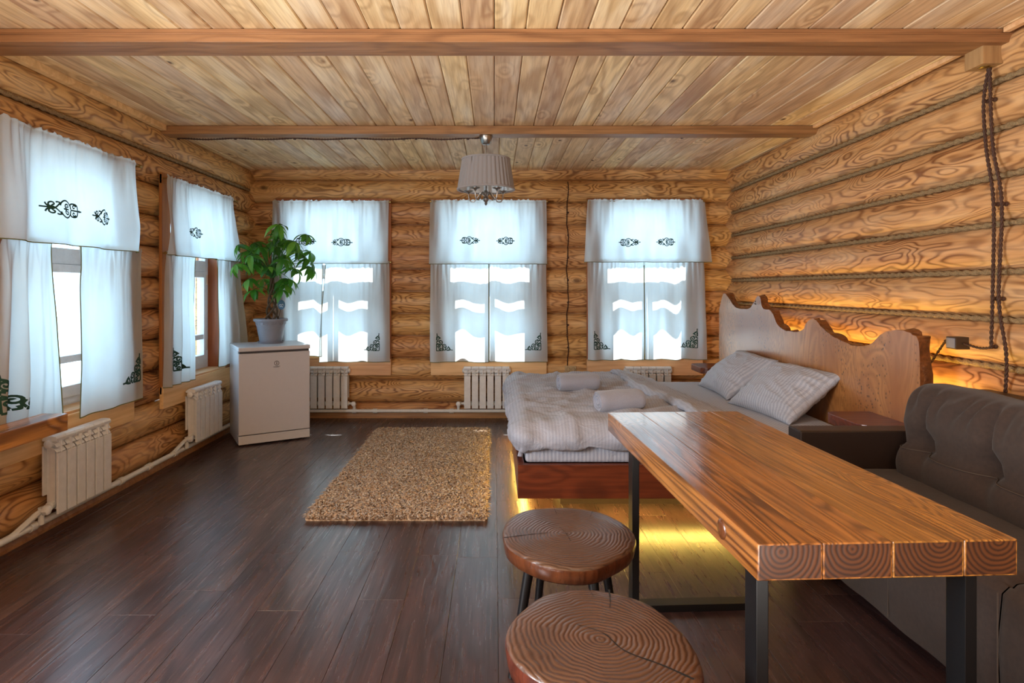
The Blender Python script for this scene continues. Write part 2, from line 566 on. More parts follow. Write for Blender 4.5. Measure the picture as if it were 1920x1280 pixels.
# ------------------------------------------------------------------ floor, ceiling
fl = thing('floor', 'dark brown wood plank floor', None, (0, 0, 0), kind='structure')
G().box(XL - 0.1, XR + 0.1, YF - 0.1, YB + 0.1, -0.12, -0.012).build('subfloor', MT['subfloor'], fl)


def chamfer_plank(w, L, t, c):
    """plank lying along y, its face up at z=0, chamfered long and short edges"""
    g = G()
    a, b = w / 2, L / 2
    v = [(-a, -b, -t), (a, -b, -t), (a, b, -t), (-a, b, -t),
         (-a, -b, -c), (a, -b, -c), (a, b, -c), (-a, b, -c),
         (-a + c, -b + c, 0), (a - c, -b + c, 0), (a - c, b - c, 0), (-a + c, b - c, 0)]
    f = [(0, 3, 2, 1), (0, 1, 5, 4), (1, 2, 6, 5), (2, 3, 7, 6), (3, 0, 4, 7),
         (4, 5, 9, 8), (5, 6, 10, 9), (6, 7, 11, 10), (7, 4, 8, 11), (8, 9, 10, 11)]
    g.add(v, f)
    return g


PW, PL = 0.205, 1.22
plank_cache = {}
nx = int((XR - XL + 0.1) / PW) + 1
for i in range(nx):
    x = XL - 0.03 + (i + 0.5) * PW
    y = YF - random.uniform(0.0, PL) if i else YF - 0.4
    while y < YB:
        y0, y1 = max(y, YF), min(y + PL, YB)
        if y1 - y0 > 0.06:
            L = round(y1 - y0, 2)
            if L not in plank_cache:
                plank_cache[L] = chamfer_plank(PW - 0.0012, L - 0.0012, 0.012, 0.0008).mesh('plank', MT['floor'])
            put('plank', plank_cache[L], fl, (x, (y0 + y1) / 2, 0))
        y += PL

ce = thing('ceiling', 'pine plank ceiling with beams', None, (0, 0, 0), kind='structure')
G().box(XL - 0.3, XR + 0.3, YF - 0.3, YB + 0.3, ZC + 0.021, ZC + 0.16).build('ceiling_slab', MT['subfloor'], ce)
BEAMS = [(2.90, 3.075), (4.63, 4.755)]
CW = 0.1515
bays = [(YF, 2.98, 0.0), (2.98, 4.69, 0.0), (4.69, YB, 0.045)]
for (y0, y1, off) in bays:
    L = y1 - y0 - 0.004
    me = chamfer_plank(CW - 0.003, L, 0.02, 0.006).mesh('ceiling_plank', MT['ceiling'])
    k0 = int((XL - 0.1) / CW) - 1
    for k in range(k0, int((XR + 0.15) / CW) + 1):
        x = k * CW + off + CW / 2
        if x < XL - 0.1 or x > XR + 0.12:
            continue
        o = put('ceiling_plank', me, ce, (x, (y0 + y1) / 2, ZC + random.uniform(0, 0.0015)), (0, PI, 0))
for i, (y0, y1) in enumerate(BEAMS):
    g = G()
    g.box(XL + 0.0, XR - 0.01, y0, y1, ZC - 0.066, ZC - 0.002)
    g.box(XL + 0.0, XR - 0.01, y0 - 0.006, y0 + 0.01, ZC - 0.030, ZC - 0.024)
    g.build('beam', MT['beam'], ce, bevel=0.004)

# ------------------------------------------------------------------ log walls
log_cache = {}


def log_mesh(L, h, seed=0):
    L = round(L, 3)
    key = (L, h)
    if key in log_cache:
        return log_cache[key]
    R = (h * h / 4 + BULGE * BULGE) / (2 * BULGE)
    half = math.asin(min(1, h / 2 / R))
    n = 12
    prof = []
    for i in range(n + 1):
        a = -half + 2 * half * i / n
        prof.append((-(R * math.cos(a) - (R - BULGE)), R * math.sin(a) * (1 - 0.010 / h)))
    # a narrow dark groove is left between two logs; they meet again behind it
    gv = h / 2 - 0.005
    prof = [(0.03, -h / 2), (0.03, -gv)] + prof + [(0.03, gv), (0.03, h / 2), (LOGD, h / 2), (LOGD, -h / 2)]
    lo = 2
    m = max(2, int(L / 0.25))
    g = G()
    k = len(prof)
    v, f = [], []
    for j in range(m + 1):
        x = -L / 2 + L * j / m
        for i, (y, z) in enumerate(prof):
            dy = 0.0
            if lo < i < n + lo:
                dy = 0.010 * noise.noise(Vector((x * 1.4 + seed * 9.1, z * 9, seed * 3.3 + L))) * (1 - (2 * (i - lo) / n - 1) ** 2)
            v.append((x, y + dy, z))
    for j in range(m):
        for i in range(k):
            f.append((j * k + i, j * k + (i + 1) % k, (j + 1) * k + (i + 1) % k, (j + 1) * k + i))
    f.append(tuple(range(k)))
    f.append(tuple(reversed(range(m * k, (m + 1) * k))))
    g.add(v, f)
    me = g.mesh('log', MT['log'], smooth=35)
    log_cache[key] = me
    return me


def log_wall(name, label, origin, rz, u0, u1, seams, openings):
    """openings: (ua, ub, za, zb); local x runs along the wall, local -y points into the room"""
    w = thing(name, label, None, origin, rz, kind='structure')
    for k in range(len(seams) - 1):
        zt, zb = seams[k], seams[k + 1]
        if zb > ZC + 0.1 or zt < 0.02:
            continue
        h = round(zt - zb, 4)
        cuts = sorted((a, b) for a, b, za, zc in openings if zb < zc - 0.02 and zt > za + 0.02)
        segs, cur = [], u0
        for a, b in cuts:
            segs.append((cur, a))
            cur = b
        segs.append((cur, u1))
        for a, b in segs:
            if b - a > 0.03:
                put('log', log_mesh(b - a, h, k), w, ((a + b) / 2, 0, (zt + zb) / 2))
    return w


OPW, CASE = 0.98, 0.12
BACKW = [-1.70, -0.06, 1.585]
LEFTW = [3.60, 5.19]
back_open = [(c - OPW / 2, c + OPW / 2, 0.6246, 2.286) for c in BACKW]
left_open = [(c - OPW / 2, c + OPW / 2, 0.50, 2.166) for c in LEFTW]
wall_back = log_wall('wall_back', 'back wall of round logs with three windows', (0, YB, 0), 0, XL - 0.2, XR + 0.2, ZB, back_open)
wall_left = log_wall('wall_left', 'left wall of round logs with two windows', (XL, 0, 0), PI / 2, YF, YB + 0.2, ZS, left_open)
wall_right = log_wall('wall_right', 'right wall of round logs with rope seams', (XR, 0, 0), -PI / 2, -(YB + 0.2), -YF, ZS, [])
wall_rear = log_wall('wall_rear', 'log wall behind the photographer', (0, YF, 0), PI, -XR - 0.2, -XL + 0.2, ZB, [])

# ropes laid in the seams
def rope_mesh(L, r=0.0145, pitch=0.066):
    n, per = 8, 8
    m = int(L / pitch * per)
    v, f = [], []
    for j in range(m + 1):
        x = -L / 2 + L * j / m
        ph = 2 * PI * j / per / 2
        for k in range(n):
            t = 2 * PI * k / n
            q = r * (0.58 + 0.62 * abs(math.cos(t - ph)))
            v.append((x, q * math.cos(t), q * math.sin(t)))
    for j in range(m):
        for k in range(n):
            f.append((j * n + k, j * n + (k + 1) % n, (j + 1) * n + (k + 1) % n, (j + 1) * n + k))
    return G().add(v, f).mesh('rope', MT['rope'], smooth=True)


rl = YB - 0.4
rm = rope_mesh(rl)
for z in ZS[1:10]:
    put('rope', rm, wall_right, (-(0.4 + rl / 2) - 0.03, -0.024, z))
rl2 = YB - 1.5
put('rope', rope_mesh(rl2), wall_left, (1.5 + rl2 / 2 - 0.05, -0.024, ZS[1]))

# trims along ceiling and floor
g = G().box(-0.022, 0.022, YF, 2.89, -0.022, 0.022).box(-0.022, 0.022, 3.08, 4.62, -0.022, 0.022)
tag(g.build('trim_1', MT['pine'], None, (XL + 0.085, 0, ZC - 0.022), bevel=0.004), kind='structure', label='pale strip along the left ceiling edge')
g = G().box(-0.015, 0.015, YF, 2.89, -0.012, 0.012).box(-0.015, 0.015, 3.08, 4.62, -0.012, 0.012)
tag(g.build('trim_2', MT['pine'], None, (XR - 0.085, 0, ZC - 0.012), bevel=0.003), kind='structure', label='thin strip along the right ceiling edge')
g = G().prism([(-0.02, 0), (0.012, 0), (0.012, 0.02), (-0.004, 0.065), (-0.02, 0.065)], YF, YB - 0.07, 'xz')
tag(g.build('baseboard_left', MT['beam'], None, (XL + 0.085, 0, 0)), kind='structure')
g = G().prism([(0.02, 0), (-0.012, 0), (-0.012, 0.02), (0.004, 0.065), (0.02, 0.065)], XL + 0.09, XR - 0.09, 'yz')
tag(g.build('baseboard_back', MT['beam'], None, (0, YB - 0.085, 0)), kind='structure')
g = G().prism([(0.02, 0), (-0.012, 0), (-0.012, 0.02), (0.004, 0.065), (0.02, 0.065)], YF, YB - 0.07, 'xz')
tag(g.build('baseboard_right', MT['beam'], None, (XR - 0.085, 0, 0)), kind='structure')

# outside: ground and the overhanging eave
tag(G().box(-60, 60, -60, 60, -0.7, -0.6).build('ground', MT['ground']), kind='structure', label='pale ground outside the house')
EAVE_Z = 2.42
g = G().box(XL - 0.9, XR + 0.9, YB + 0.2, YB + 0.80, EAVE_Z, EAVE_Z + 0.08)
tag(g.build('roof_eave', MT['eave']), kind='structure', label='eave over the back windows')

# ------------------------------------------------------------------ windows
def window(name, label, origin, rz, zb, zt, bar, apron_z, side_open=False, head=0.03):
    w = thing(name, label, None, origin, rz, kind='structure')
    a = OPW / 2
    # casing boards on the wall, apron board below, jamb liners
    for s in (-1, 1):
        G().box(-CASE / 2, CASE / 2, -0.012, 0.012, 0, zt + head - 0.57).build('casing_board', MT['casing'], w, (s * (a + CASE / 2), -0.082, 0.56), bevel=0.003)
        G().box(-0.012, 0.012, -0.12, 0.12, 0, zt - zb).build('jamb_board', MT['casing'], w, (s * (a - 0.012), 0.05, zb), bevel=0.002)
    G().box(-a - CASE, a + CASE, -0.012, 0.012, 0, head).build('casing_board', MT['casing'], w, (0, -0.084, zt + 0.0), bevel=0.003)
    G().box(-a, a, -0.12, 0.12, -0.012, 0.012).build('jamb_board', MT['casing'], w, (0, 0.05, zt - 0.012), bevel=0.002)
    G().box(-a - CASE, a + CASE, -0.015, 0.015, 0, 0.17).build('apron_board', MT['pine'], w, (0, -0.090, apron_z), bevel=0.003)
    G().box(-a, a, -0.135, 0.12, -0.018, 0.018).build('sill_board', MT['pine'], w, (0, 0.05, zb + 0.018), bevel=0.004)
    # white frame
    fz0, fz1 = zb + 0.03, zt - 0.02
    y0, y1 = 0.07, 0.13
    tr = 1.52          # transom
    g = G()
    b = 0.055
    g.box(-a + 0.02, -a + 0.02 + b, y0, y1, fz0, fz1).box(a - 0.02 - b, a - 0.02, y0, y1, fz0, fz1)
    g.box(-a + 0.02 + b, a - 0.02 - b, y0, y1, fz0, fz0 + b).box(-a + 0.02 + b, a - 0.02 - b, y0, y1, fz1 - b, fz1)
    g.box(-a + 0.02 + b, a - 0.02 - b, y0, y1, tr, tr + 0.10)
    fr = g.build('window_frame', MT['frame_white'], w, bevel=0.004)
    ix = a - 0.02 - b
    G().box(-ix, ix, 0.097, 0.101, tr + 0.10, fz1 - b).build('pane', MT['glass'], fr)
    for s in (-1, 1):
        x0, x1 = (-ix + 0.002, -0.003) if s < 0 else (0.003, ix - 0.002)
        c0, c1 = fz0 + b + 0.002, tr - 0.002
        t = 0.05
        gg = G()
        gg.box(x0, x0 + t, y0 - 0.015, y1 - 0.01, c0, c1).box(x1 - t, x1, y0 - 0.015, y1 - 0.01, c0, c1)
        gg.box(x0 + t, x1 - t, y0 - 0.015, y1 - 0.01, c0, c0 + t + 0.02).box(x0 + t, x1 - t, y0 - 0.015, y1 - 0.01, c1 - t, c1)
        gg.box(x0 + t, x1 - t, y0 - 0.005, y1 - 0.02, bar[0], bar[1])
        ca = gg.build('casement', MT['frame_white'], w, bevel=0.003)
        G().box(x0 + t, x1 - t, 0.088, 0.092, c0 + t, c1 - t).build('pane', MT['glass'], ca)
        hx = (x0 + t / 2) if s > 0 else (x1 - t / 2)
        if s > 0 or not side_open:
            h = G()
            h.tube([(hx, 0.052, 1.20), (hx, 0.018, 1.195), (hx, 0.015, 1.13), (hx, 0.018, 1.065), (hx, 0.052, 1.06)], 0.006, 6)
            h.box(hx - 0.012, hx + 0.012, 0.048, 0.056, 1.18, 1.22).box(hx - 0.012, hx + 0.012, 0.048, 0.056, 1.04, 1.08)
            h.build('handle', MT['metal'], ca, smooth=40)
        # hinge on the outer stile
        ox = (x1 - 0.006) if s > 0 else (x0 + 0.006)
        hg = G()
        for zz in (0.80, 1.40):
            hg.tube([(ox, 0.05, zz), (ox, 0.05, zz + 0.09)], 0.007, 6)
        hg.build('hinge', MT['metal'], ca, smooth=40)
    return w


NAMES_B = ['back wall window behind the fridge and plant', 'middle back wall window behind the lamp', 'back wall window nearest the bed headboard']
for i, c in enumerate(BACKW):
    window('window_%d' % (i + 3), NAMES_B[i], (c, YB, 0), 0, 0.6246, 2.286, (1.14, 1.34), 0.452)  # mid rail made extra wide so its shadow forms the grey curtain band
for i, c in enumerate(LEFTW):
    window('window_%d' % (i + 1), ['left wall window nearest the camera', 'left wall window next to the corner'][i], (XL, c, 0), PI / 2, 0.60, 2.166, (0.90, 0.945), 0.45, True, 0.085)

# ------------------------------------------------------------------ curtains


def spiral(cx, cy, r, a0, turns, d=1, n=18, rin=0.15):
    out = []
    for i in range(n + 1):
        t = i / n
        rr = r * (1 - (1 - rin) * t)
        a = a0 + d * turns * 2 * PI * t
        out.append((cx + rr * math.cos(a), cy + rr * math.sin(a)))
    return out


def arc(cx, cy, rx, ry, a0, a1, n=16):
    return [(cx + rx * math.cos(math.radians(a0 + (a1 - a0) * i / n)), cy + ry * math.sin(math.radians(a0 + (a1 - a0) * i / n))) for i in range(n + 1)]


def motif_cartouche():
    """scrolled cartouche with crossed tips, about 2 wide and 1 high"""
    L = []
    for s in (-1, 1):
        L.append([(x, s * y) for x, y in arc(-0.05, 0, 0.30, 0.46, 20, 175, 18)])
        L.append([(x, s * y) for x, y in spiral(-0.12, 0.17, 0.15, math.radians(-60), 1.1, 1)])
        L.append([(x, s * y) for x, y in [(0.20, 0.30), (0.34, 0.14), (0.50, -0.03), (0.62, -0.10)]])
        L.append([(x, s * y) for x, y in [(0.20, 0.30), (0.34, 0.33), (0.42, 0.30)]])
        L.append([(x, s * y) for x, y in spiral(0.56, 0.19, 0.17, math.radians(-100), 1.1, 1)])
        L.append([(x, s * y) for x, y in [(0.62, 0.02), (0.74, 0.10), (0.80, 0.24)]])
        L.append([(x, s * y) for x, y in [(-0.34, 0.06), (-0.34, 0.30), (-0.52, 0.36), (-0.70, 0.32), (-0.76, 0.16), (-0.76, 0.0)]])
        L.append([(x, s * y) for x, y in spiral(-0.56, 0.18, 0.13, math.radians(160), 1.0, -1)])
    L.append([(0.50, 0), (1.0, 0)])
    L.append([(-1.0, 0), (-0.34, 0)])
    L.append([(-0.22, 0), (0.10, 0)])
    L.append([(-0.04, -0.14), (-0.04, 0.14)])
    L.append([(-0.86, -0.07), (-0.86, 0.07)])
    return L


def motif_corner():
    """triangular corner scroll; right angle at (0,0), legs along +x and +y, unit size"""
    L = [[(0.0, 0.0), (0.0, 0.34), (0.02, 0.44)], [(0.0, 0.0), (0.34, 0.0), (0.44, 0.02)],
         [(0.0, 0.36), (0.20, 0.36), (0.36, 0.34)], [(0.36, 0.0), (0.36, 0.20), (0.34, 0.36)]]
    L.append(spiral(0.10, 0.23, 0.085, math.radians(-90), 1.2, 1, 14))
    L.append(spiral(0.23, 0.11, 0.085, math.radians(180), 1.2, 1, 14))
    L.append(spiral(0.20, 0.27, 0.07, math.radians(200), 1.1, -1, 14))
    for sw in (0, 1):
        for pl in (spiral(0.24, 0.48, 0.13, math.radians(-80), 1.35, 1, 20),
                   [(0.02, 0.44), (0.10, 0.40), (0.22, 0.35)],
                   spiral(0.11, 0.70, 0.11, math.radians(230), 1.2, -1, 20),
                   [(0.04, 0.61), (0.14, 0.56), (0.24, 0.61)],
                   [(0.0, 0.60), (0.0, 0.74), (0.03, 0.86), (0.02, 1.0)],
                   [(0.03, 0.86), (0.14, 0.80), (0.24, 0.70)],
                   [(0.0, 0.46), (0.02, 0.54), (0.10, 0.52)]):
            L.append([(y, x) if sw else (x, y) for x, y in pl])
    return L


class Curtain:
    """hanging cloth; u runs along the wall, y is off the wall (negative = into the room)"""

    def __init__(self, ut, ub, zt, zb, folds, amp_t, amp_b, seed, ruffle=0.03, sag=0.0, yoff=-0.125, bow=0.0, zb2=None):
        self.ut, self.ub, self.zt, self.zb = ut, ub, zt, zb
        self.zb2 = zb if zb2 is None else zb2
        r = random.Random(seed)
        self.waves = []
        for k in range(5):
            self.waves.append((folds * r.uniform(0.55, 1.5), r.uniform(0, 6.28), r.uniform(0.4, 1.0)))
        self.seed, self.at, self.ab, self.ruffle, self.sag, self.yoff, self.bow = seed, amp_t, amp_b, ruffle, sag, yoff, bow

    def pt(self, a, v, lift=0.0):
        u0 = self.ut[0] + (self.ub[0] - self.ut[0]) * v ** 0.8
        u1 = self.ut[1] + (self.ub[1] - self.ut[1]) * v ** 0.8
        u = u0 + (u1 - u0) * a
        zb = self.zb + (self.zb2 - self.zb) * a
        z = self.zt + (zb - self.zt) * v
        z -= self.sag * v * math.sin(PI * a) * 0.5
        s = 0.0
        for f, p, w in self.waves:
            s += w * math.sin(2 * PI * f * (a + 0.03 * math.sin(3 * v + p)) + p)
        s /= 2.2
        amp = self.at + (self.ab - self.at) * min(1, v * 1.4)
        y = self.yoff - amp * (0.55 + 0.55 * s)
        # gathers on the rod near the top
        zz = (self.zt - z)
        gth = math.exp(-max(0, zz - 0.03) / 0.20)
        q = noise.noise(Vector((u * 34.0, self.seed, zz * 3)))
        q2 = 1 - 2.2 * abs(noise.noise(Vector((u * 17.0, self.seed + 5.0, zz * 1.5))))
        y -= (0.016 * q + 0.018 * q2) * gth
        if v < 0.001:
            z += 0.022 * noise.noise(Vector((u * 40.0, 3.1, self.seed)))
        y -= 0.006 * math.exp(-((zz - 0.015) / 0.010) ** 2) * 1.0
        y += self.bow * v * math.sin(PI * a)
        return (u, y - lift, z)

    def uv_of(self, u, z):
        v = min(1, max(0, (self.zt - z) / (self.zt - (self.zb + self.zb2) / 2)))
        u0 = self.ut[0] + (self.ub[0] - self.ut[0]) * v ** 0.8
        u1 = self.ut[1] + (self.ub[1] - self.ut[1]) * v ** 0.8
        return (u - u0) / (u1 - u0), v

    def cloth(self, nu=110, nv=44):
        g = G()

        def fn(a, b):
            v = b ** 1.35
            return self.pt(a, v)
        return g.grid(fn, nu, nv)

    def ribbon(self, lines, hw, lift=0.0025):
        """flat embroidered lines that follow the cloth; lines are lists of (a, v, width-factor)"""
        g = G()
        for ln in lines:
            n = len(ln)
            vv, ff = [], []
            for i in range(n):
                (u, z) = ln[i]
                (ua, za), (ub_, zb_) = ln[max(i - 1, 0)], ln[min(i + 1, n - 1)]
                dx, dz = ub_ - ua, zb_ - za
                l = math.hypot(dx, dz) or 1.0
                nx_, nz_ = -dz / l * hw, dx / l * hw
                for s in (-1, 1):
                    a, v = self.uv_of(u + s * nx_, z + s * nz_)
                    vv.append(self.pt(a, v, lift))
            for i in range(n - 1):
                ff.append((2 * i, 2 * i + 1, 2 * i + 3, 2 * i + 2))
            g.add(vv, ff)
        return g


def densify(line, step):
    out = [line[0]]
    for (x0, y0), (x1, y1) in zip(line[:-1], line[1:]):
        k = max(1, int(math.hypot(x1 - x0, y1 - y0) / step))
        for j in range(1, k + 1):
            out.append((x0 + (x1 - x0) * j / k, y0 + (y1 - y0) * j / k))
    return out


def place_motif(motif, cu, cz, su, sz, tilt=0.0):
    c, s = math.cos(tilt), math.sin(tilt)
    out = []
    for ln in motif:
        if len(ln) < 8:
            ln = [(p.x, p.y) for p in catmull([(x, y, 0) for x, y in ln], 5)]
        out.append(densify([(cu + su * x * c - sz * y * s, cz + sz * y * c + su * x * s) for x, y in ln], 0.006))
    return out


def curtain_obj(name, label, origin, rz, C, motifs, group, hem_edges=(), hw=0.0035):
    t = thing(name, label, 'curtain', origin, rz, group)
    C.cloth().build('fabric', MT['curtain'], t, smooth=True)
    if motifs:
        for m in motifs:
            C.ribbon(m, hw).build('embroidery', MT['stitch'], t)
    for e in hem_edges:
        if e == 'bottom':
            n = 60
            pts = [C.pt(i / n, 1.0, 0.0005) for i in range(n + 1)]
        elif e == 'in0':
            pts = [C.pt(0.0, i / 40, 0.0005) for i in range(41)]
        else:
            pts = [C.pt(1.0, i / 40, 0.0005) for i in range(41)]
        G().tube(pts, 0.003, 5).build('hem', MT['hem'], t, smooth=True)
    return t


CART, CORN = motif_cartouche(), motif_corner()
WIN = [
    dict(org=(XL, LEFTW[0], 0), rz=PI / 2, zt=2.235, zm=1.635, seed=11, who='window in the left wall nearest the camera',
         val=((-0.80, 0.54), (-0.82, 0.57)), pl=((-0.54, -0.215), (-0.66, -0.14)), pr=((0.02, 0.64), (-0.01, 0.65)), zbl=0.59, zbr=0.595,
         mot=[(-0.205, 1.815, 0.145, 0.105, -1), (0.145, 1.81, 0.115, 0.10, -1)], cl=(-0.60, 0.745, 0.23, 0.20), cr=(0.62, 0.725, -0.20, 0.19), fl=4.0, fr=2.0),
    dict(org=(XL, LEFTW[1], 0), rz=PI / 2, zt=2.22, zm=1.64, seed=23, who='window in the left wall beside the corner',
         val=((-0.68, 0.49), (-0.69, 0.56)), pl=((-0.62, -0.18), (-0.66, -0.20)), pr=((0.24, 0.66), (0.24, 0.84)), zbl=0.62, zbr=0.66,
         mot=[(-0.275, 1.82, 0.125, 0.09, -1)], cl=(-0.53, 0.73, 0.19, 0.18), cr=None, fl=3.0, fr=3.5),
    dict(org=(BACKW[0], YB, 0), rz=0, zt=2.285, zm=1.645, seed=37, who='back wall window behind the fridge',
         val=((-0.61, 0.60), (-0.62, 0.59)), pl=((-0.61, -0.10), (-0.60, -0.09)), pr=((-0.06, 0.60), (-0.12, 0.61)), zbl=0.66, zbr=0.60,
         mot=[(0.11, 1.845, 0.11, 0.085, -1), (-0.26, 1.855, 0.11, 0.085, 1)], cl=None, cr=(0.50, 0.72, -0.165, 0.18), fl=2.5, fr=2.0),
    dict(org=(BACKW[1], YB, 0), rz=0, zt=2.29, zm=1.64, seed=41, who='middle back wall window behind the hanging lamp',
         val=((-0.61, 0.60), (-0.62, 0.61)), pl=((-0.61, 0.0), (-0.61, 0.0)), pr=((0.005, 0.60), (0.005, 0.615)), zbl=0.60, zbr=0.60,
         mot=[(-0.195, 1.865, 0.105, 0.085, 1), (0.175, 1.86, 0.095, 0.085, -1)], cl=(-0.54, 0.72, 0.165, 0.18), cr=(0.545, 0.725, -0.165, 0.18), fl=2.2, fr=2.2),
    dict(org=(BACKW[2], YB, 0), rz=0, zt=2.295, zm=1.66, seed=53, who='back wall window beside the headboard',
         val=((-0.61, 0.61), (-0.65, 0.68)), pl=((-0.61, -0.02), (-0.61, -0.02)), pr=((-0.015, 0.61), (-0.015, 0.63)), zbl=0.62, zbr=0.625,
         mot=[(-0.185, 1.845, 0.11, 0.09, 1), (0.20, 1.85, 0.10, 0.09, -1)], cl=(-0.55, 0.735, 0.17, 0.19), cr=(0.525, 0.75, -0.165, 0.20), fl=2.0, fr=2.2),
]
for i, W in enumerate(WIN):
    left = i < 2
    grp_v, grp_p = 'embroidered valances over the windows', 'lower curtain panels at the windows'
    C = Curtain(W['val'][0], W['val'][1], W['zt'], W['zm'] - 0.02, 4.2, 0.018, 0.058, W['seed'], yoff=-0.138, bow=-0.030)
    ms = [place_motif(CART, u, z, sx * d, sz) for u, z, sx, sz, d in W['mot']]
    curtain_obj('valance', 'short embroidered valance, ' + W['who'], W['org'], W['rz'], C, ms, grp_v, ('bottom',), 0.0044 if left else 0.0040)
    CL = Curtain(W['pl'][0], W['pl'][1], W['zm'] + 0.012, W['zbl'], W['fl'], 0.012, 0.055 if left else 0.085, W['seed'] + 1, yoff=-0.116, zb2=W['zbl'] + (0.01 if i == 0 else 0))
    CR = Curtain(W['pr'][0], W['pr'][1], W['zm'] + 0.012, W['zbr'], W['fr'], 0.012, 0.048 if left else 0.085, W['seed'] + 2, yoff=-0.116)
    ml = [place_motif(CORN, *W['cl'])] if W['cl'] else []
    mr = [place_motif(CORN, *W['cr'])] if W['cr'] else []
    curtain_obj('curtain', 'left half of lower curtain, ' + W['who'], W['org'], W['rz'], CL, ml, grp_p, ('in1', 'bottom'), 0.0062 if left else 0.0042)
    curtain_obj('curtain', 'right half of lower curtain, ' + W['who'], W['org'], W['rz'], CR, mr, grp_p, ('in0', 'bottom'), 0.0062 if left else 0.0042)
    for nm, z, y in (('upper', W['zt'] - 0.015, -0.146), ('lower', W['zm'] - 0.003, -0.124)):
        t = thing('curtain_rod', '%s thin curtain rod, %s' % (nm, W['who']), 'curtain rod', W['org'], W['rz'], 'curtain rods')
        G().tube([(-0.615, y, z), (0.615, y, z)], 0.004, 8).build('rod', MT['brass'], t, smooth=40)
        for s in (-1, 1):
            gg = G().tube([(s * 0.60, -0.092, z), (s * 0.60, y - 0.004, z)], 0.006, 8)
            gg.lathe([(0.0, -0.012), (0.012, -0.012), (0.012, 0.012), (0.0, 0.012)], 10, M=Matrix.Translation((s * 0.605, y, z)) @ Matrix.Rotation(PI / 2, 4, 'Y'))
            gg.build('rod_holder', MT['brass'], t, smooth=40)

# ------------------------------------------------------------------ radiators and heating pipe
RH = 0.435


def section_mesh():
    g = G()
    w = 0.0330
    # front plate, centre web, back plate
    g.box(-w, w, -0.048, -0.036, 0.0, RH * 0.78)
    g.box(-0.006, 0.006, -0.036, 0.036, 0.02, RH - 0.02)
    g.box(-0.030, 0.030, 0.036, 0.046, 0.10, RH - 0.06)
    g.box(-0.013, 0.013, -0.016, 0.016, 0.03, RH - 0.03)
    # top and bottom headers
    for z in (RH - 0.045, 0.045):
        g.tube([(-0.040, 0, z), (0.040, 0, z)], 0.024, 10)
    # rounded cap
    cap = [(-0.040, RH - 0.030), (-0.043, RH - 0.014), (-0.034, RH - 0.003), (-0.01, RH), (0.02, RH - 0.002), (0.038, RH - 0.016), (0.038, RH - 0.030)]
    g.prism(cap, -0.0385, 0.0385, 'yz')
    # thin front edge of the web and two rows of curved fins
    g.box(-0.004, 0.004, -0.046, -0.030, RH * 0.78, RH - 0.03)
    for z0 in (RH * 0.79, RH * 0.79 + 0.030):
        for s in (-1, 1):
            g.prism([(-0.044, z0), (-0.030, z0 + 0.018), (-0.006, z0 + 0.026), (-0.006, z0 + 0.022), (-0.027, z0 + 0.012), (-0.040, z0 - 0.003)],
                    min(s * 0.005, s * 0.035), max(s * 0.005, s * 0.035), 'yz')
    return g.mesh('section', MT['whitepaint'], bevel=0.0015, segs=1)


SECM = section_mesh()


def radiator(label, loc, rz, n=6, valve_side=-1):
    t = thing('radiator', label, 'radiator', loc, rz, 'white sectional radiators under the windows')
    for k in range(n):
        put('section', SECM, t, ((k - (n - 1) / 2) * 0.080, 0, 0))
    L = n * 0.04
    for s in (-1, 1):
        for z in (RH - 0.045, 0.045):
            if s == valve_side and z < 0.1:
                continue
            G().lathe([(0.0, 0.0), (0.024, 0.0), (0.024, 0.008), (0.016, 0.014), (0.0, 0.016)], 12,
                      M=Matrix.Translation((s * L, 0, z)) @ Matrix.Rotation(s * PI / 2, 4, 'Y')).build('end_plug', MT['whitepaint'], t, smooth=40)
    # radiator valve: nipple, body and knob
    s = valve_side
    v = G()
    v.tube([(s * L, 0, 0.045), (s * (L + 0.05), 0, 0.045)], 0.013, 10)
    v.tube([(s * (L + 0.055), 0, -0.03), (s * (L + 0.055), 0, 0.06)], 0.016, 10)
    v.tube([(s * (L + 0.03), 0, 0.045), (s * (L + 0.04), 0, 0.045)], 0.019, 6)
    vo = v.build('valve', MT['pipe'], t, smooth=40)
    k = G().lathe([(0.0, 0.0), (0.020, 0.0), (0.026, 0.008), (0.024, 0.030), (0.014, 0.036), (0.0, 0.036)], 14, rmod=lambda a, z: 1 + 0.08 * math.cos(6 * a))
    k.build('knob', MT['whitepaint'], vo, (s * (L + 0.055), -0.012, 0.045), (PI / 2, 0, 0), smooth=40)
    return t


RZ0 = 0.115
radiator('white six-section radiator under the left wall window nearest the camera', (XL + 0.152, 3.577, RZ0), PI / 2, 6, -1)
radiator('white six-section radiator under the left wall window beside the fridge', (XL + 0.152, 5.13, RZ0), PI / 2, 6, -1)
radiator('white radiator against the back wall partly hidden behind the fridge', (-1.765, YB - 0.122, RZ0), 0, 6, 1)
radiator('white radiator under the middle back window between pipe and bed', (-0.082, YB - 0.122, RZ0), 0, 6, -1)
radiator('white radiator behind the bed with only its top showing', (1.61, YB - 0.122, RZ0), 0, 6, -1)

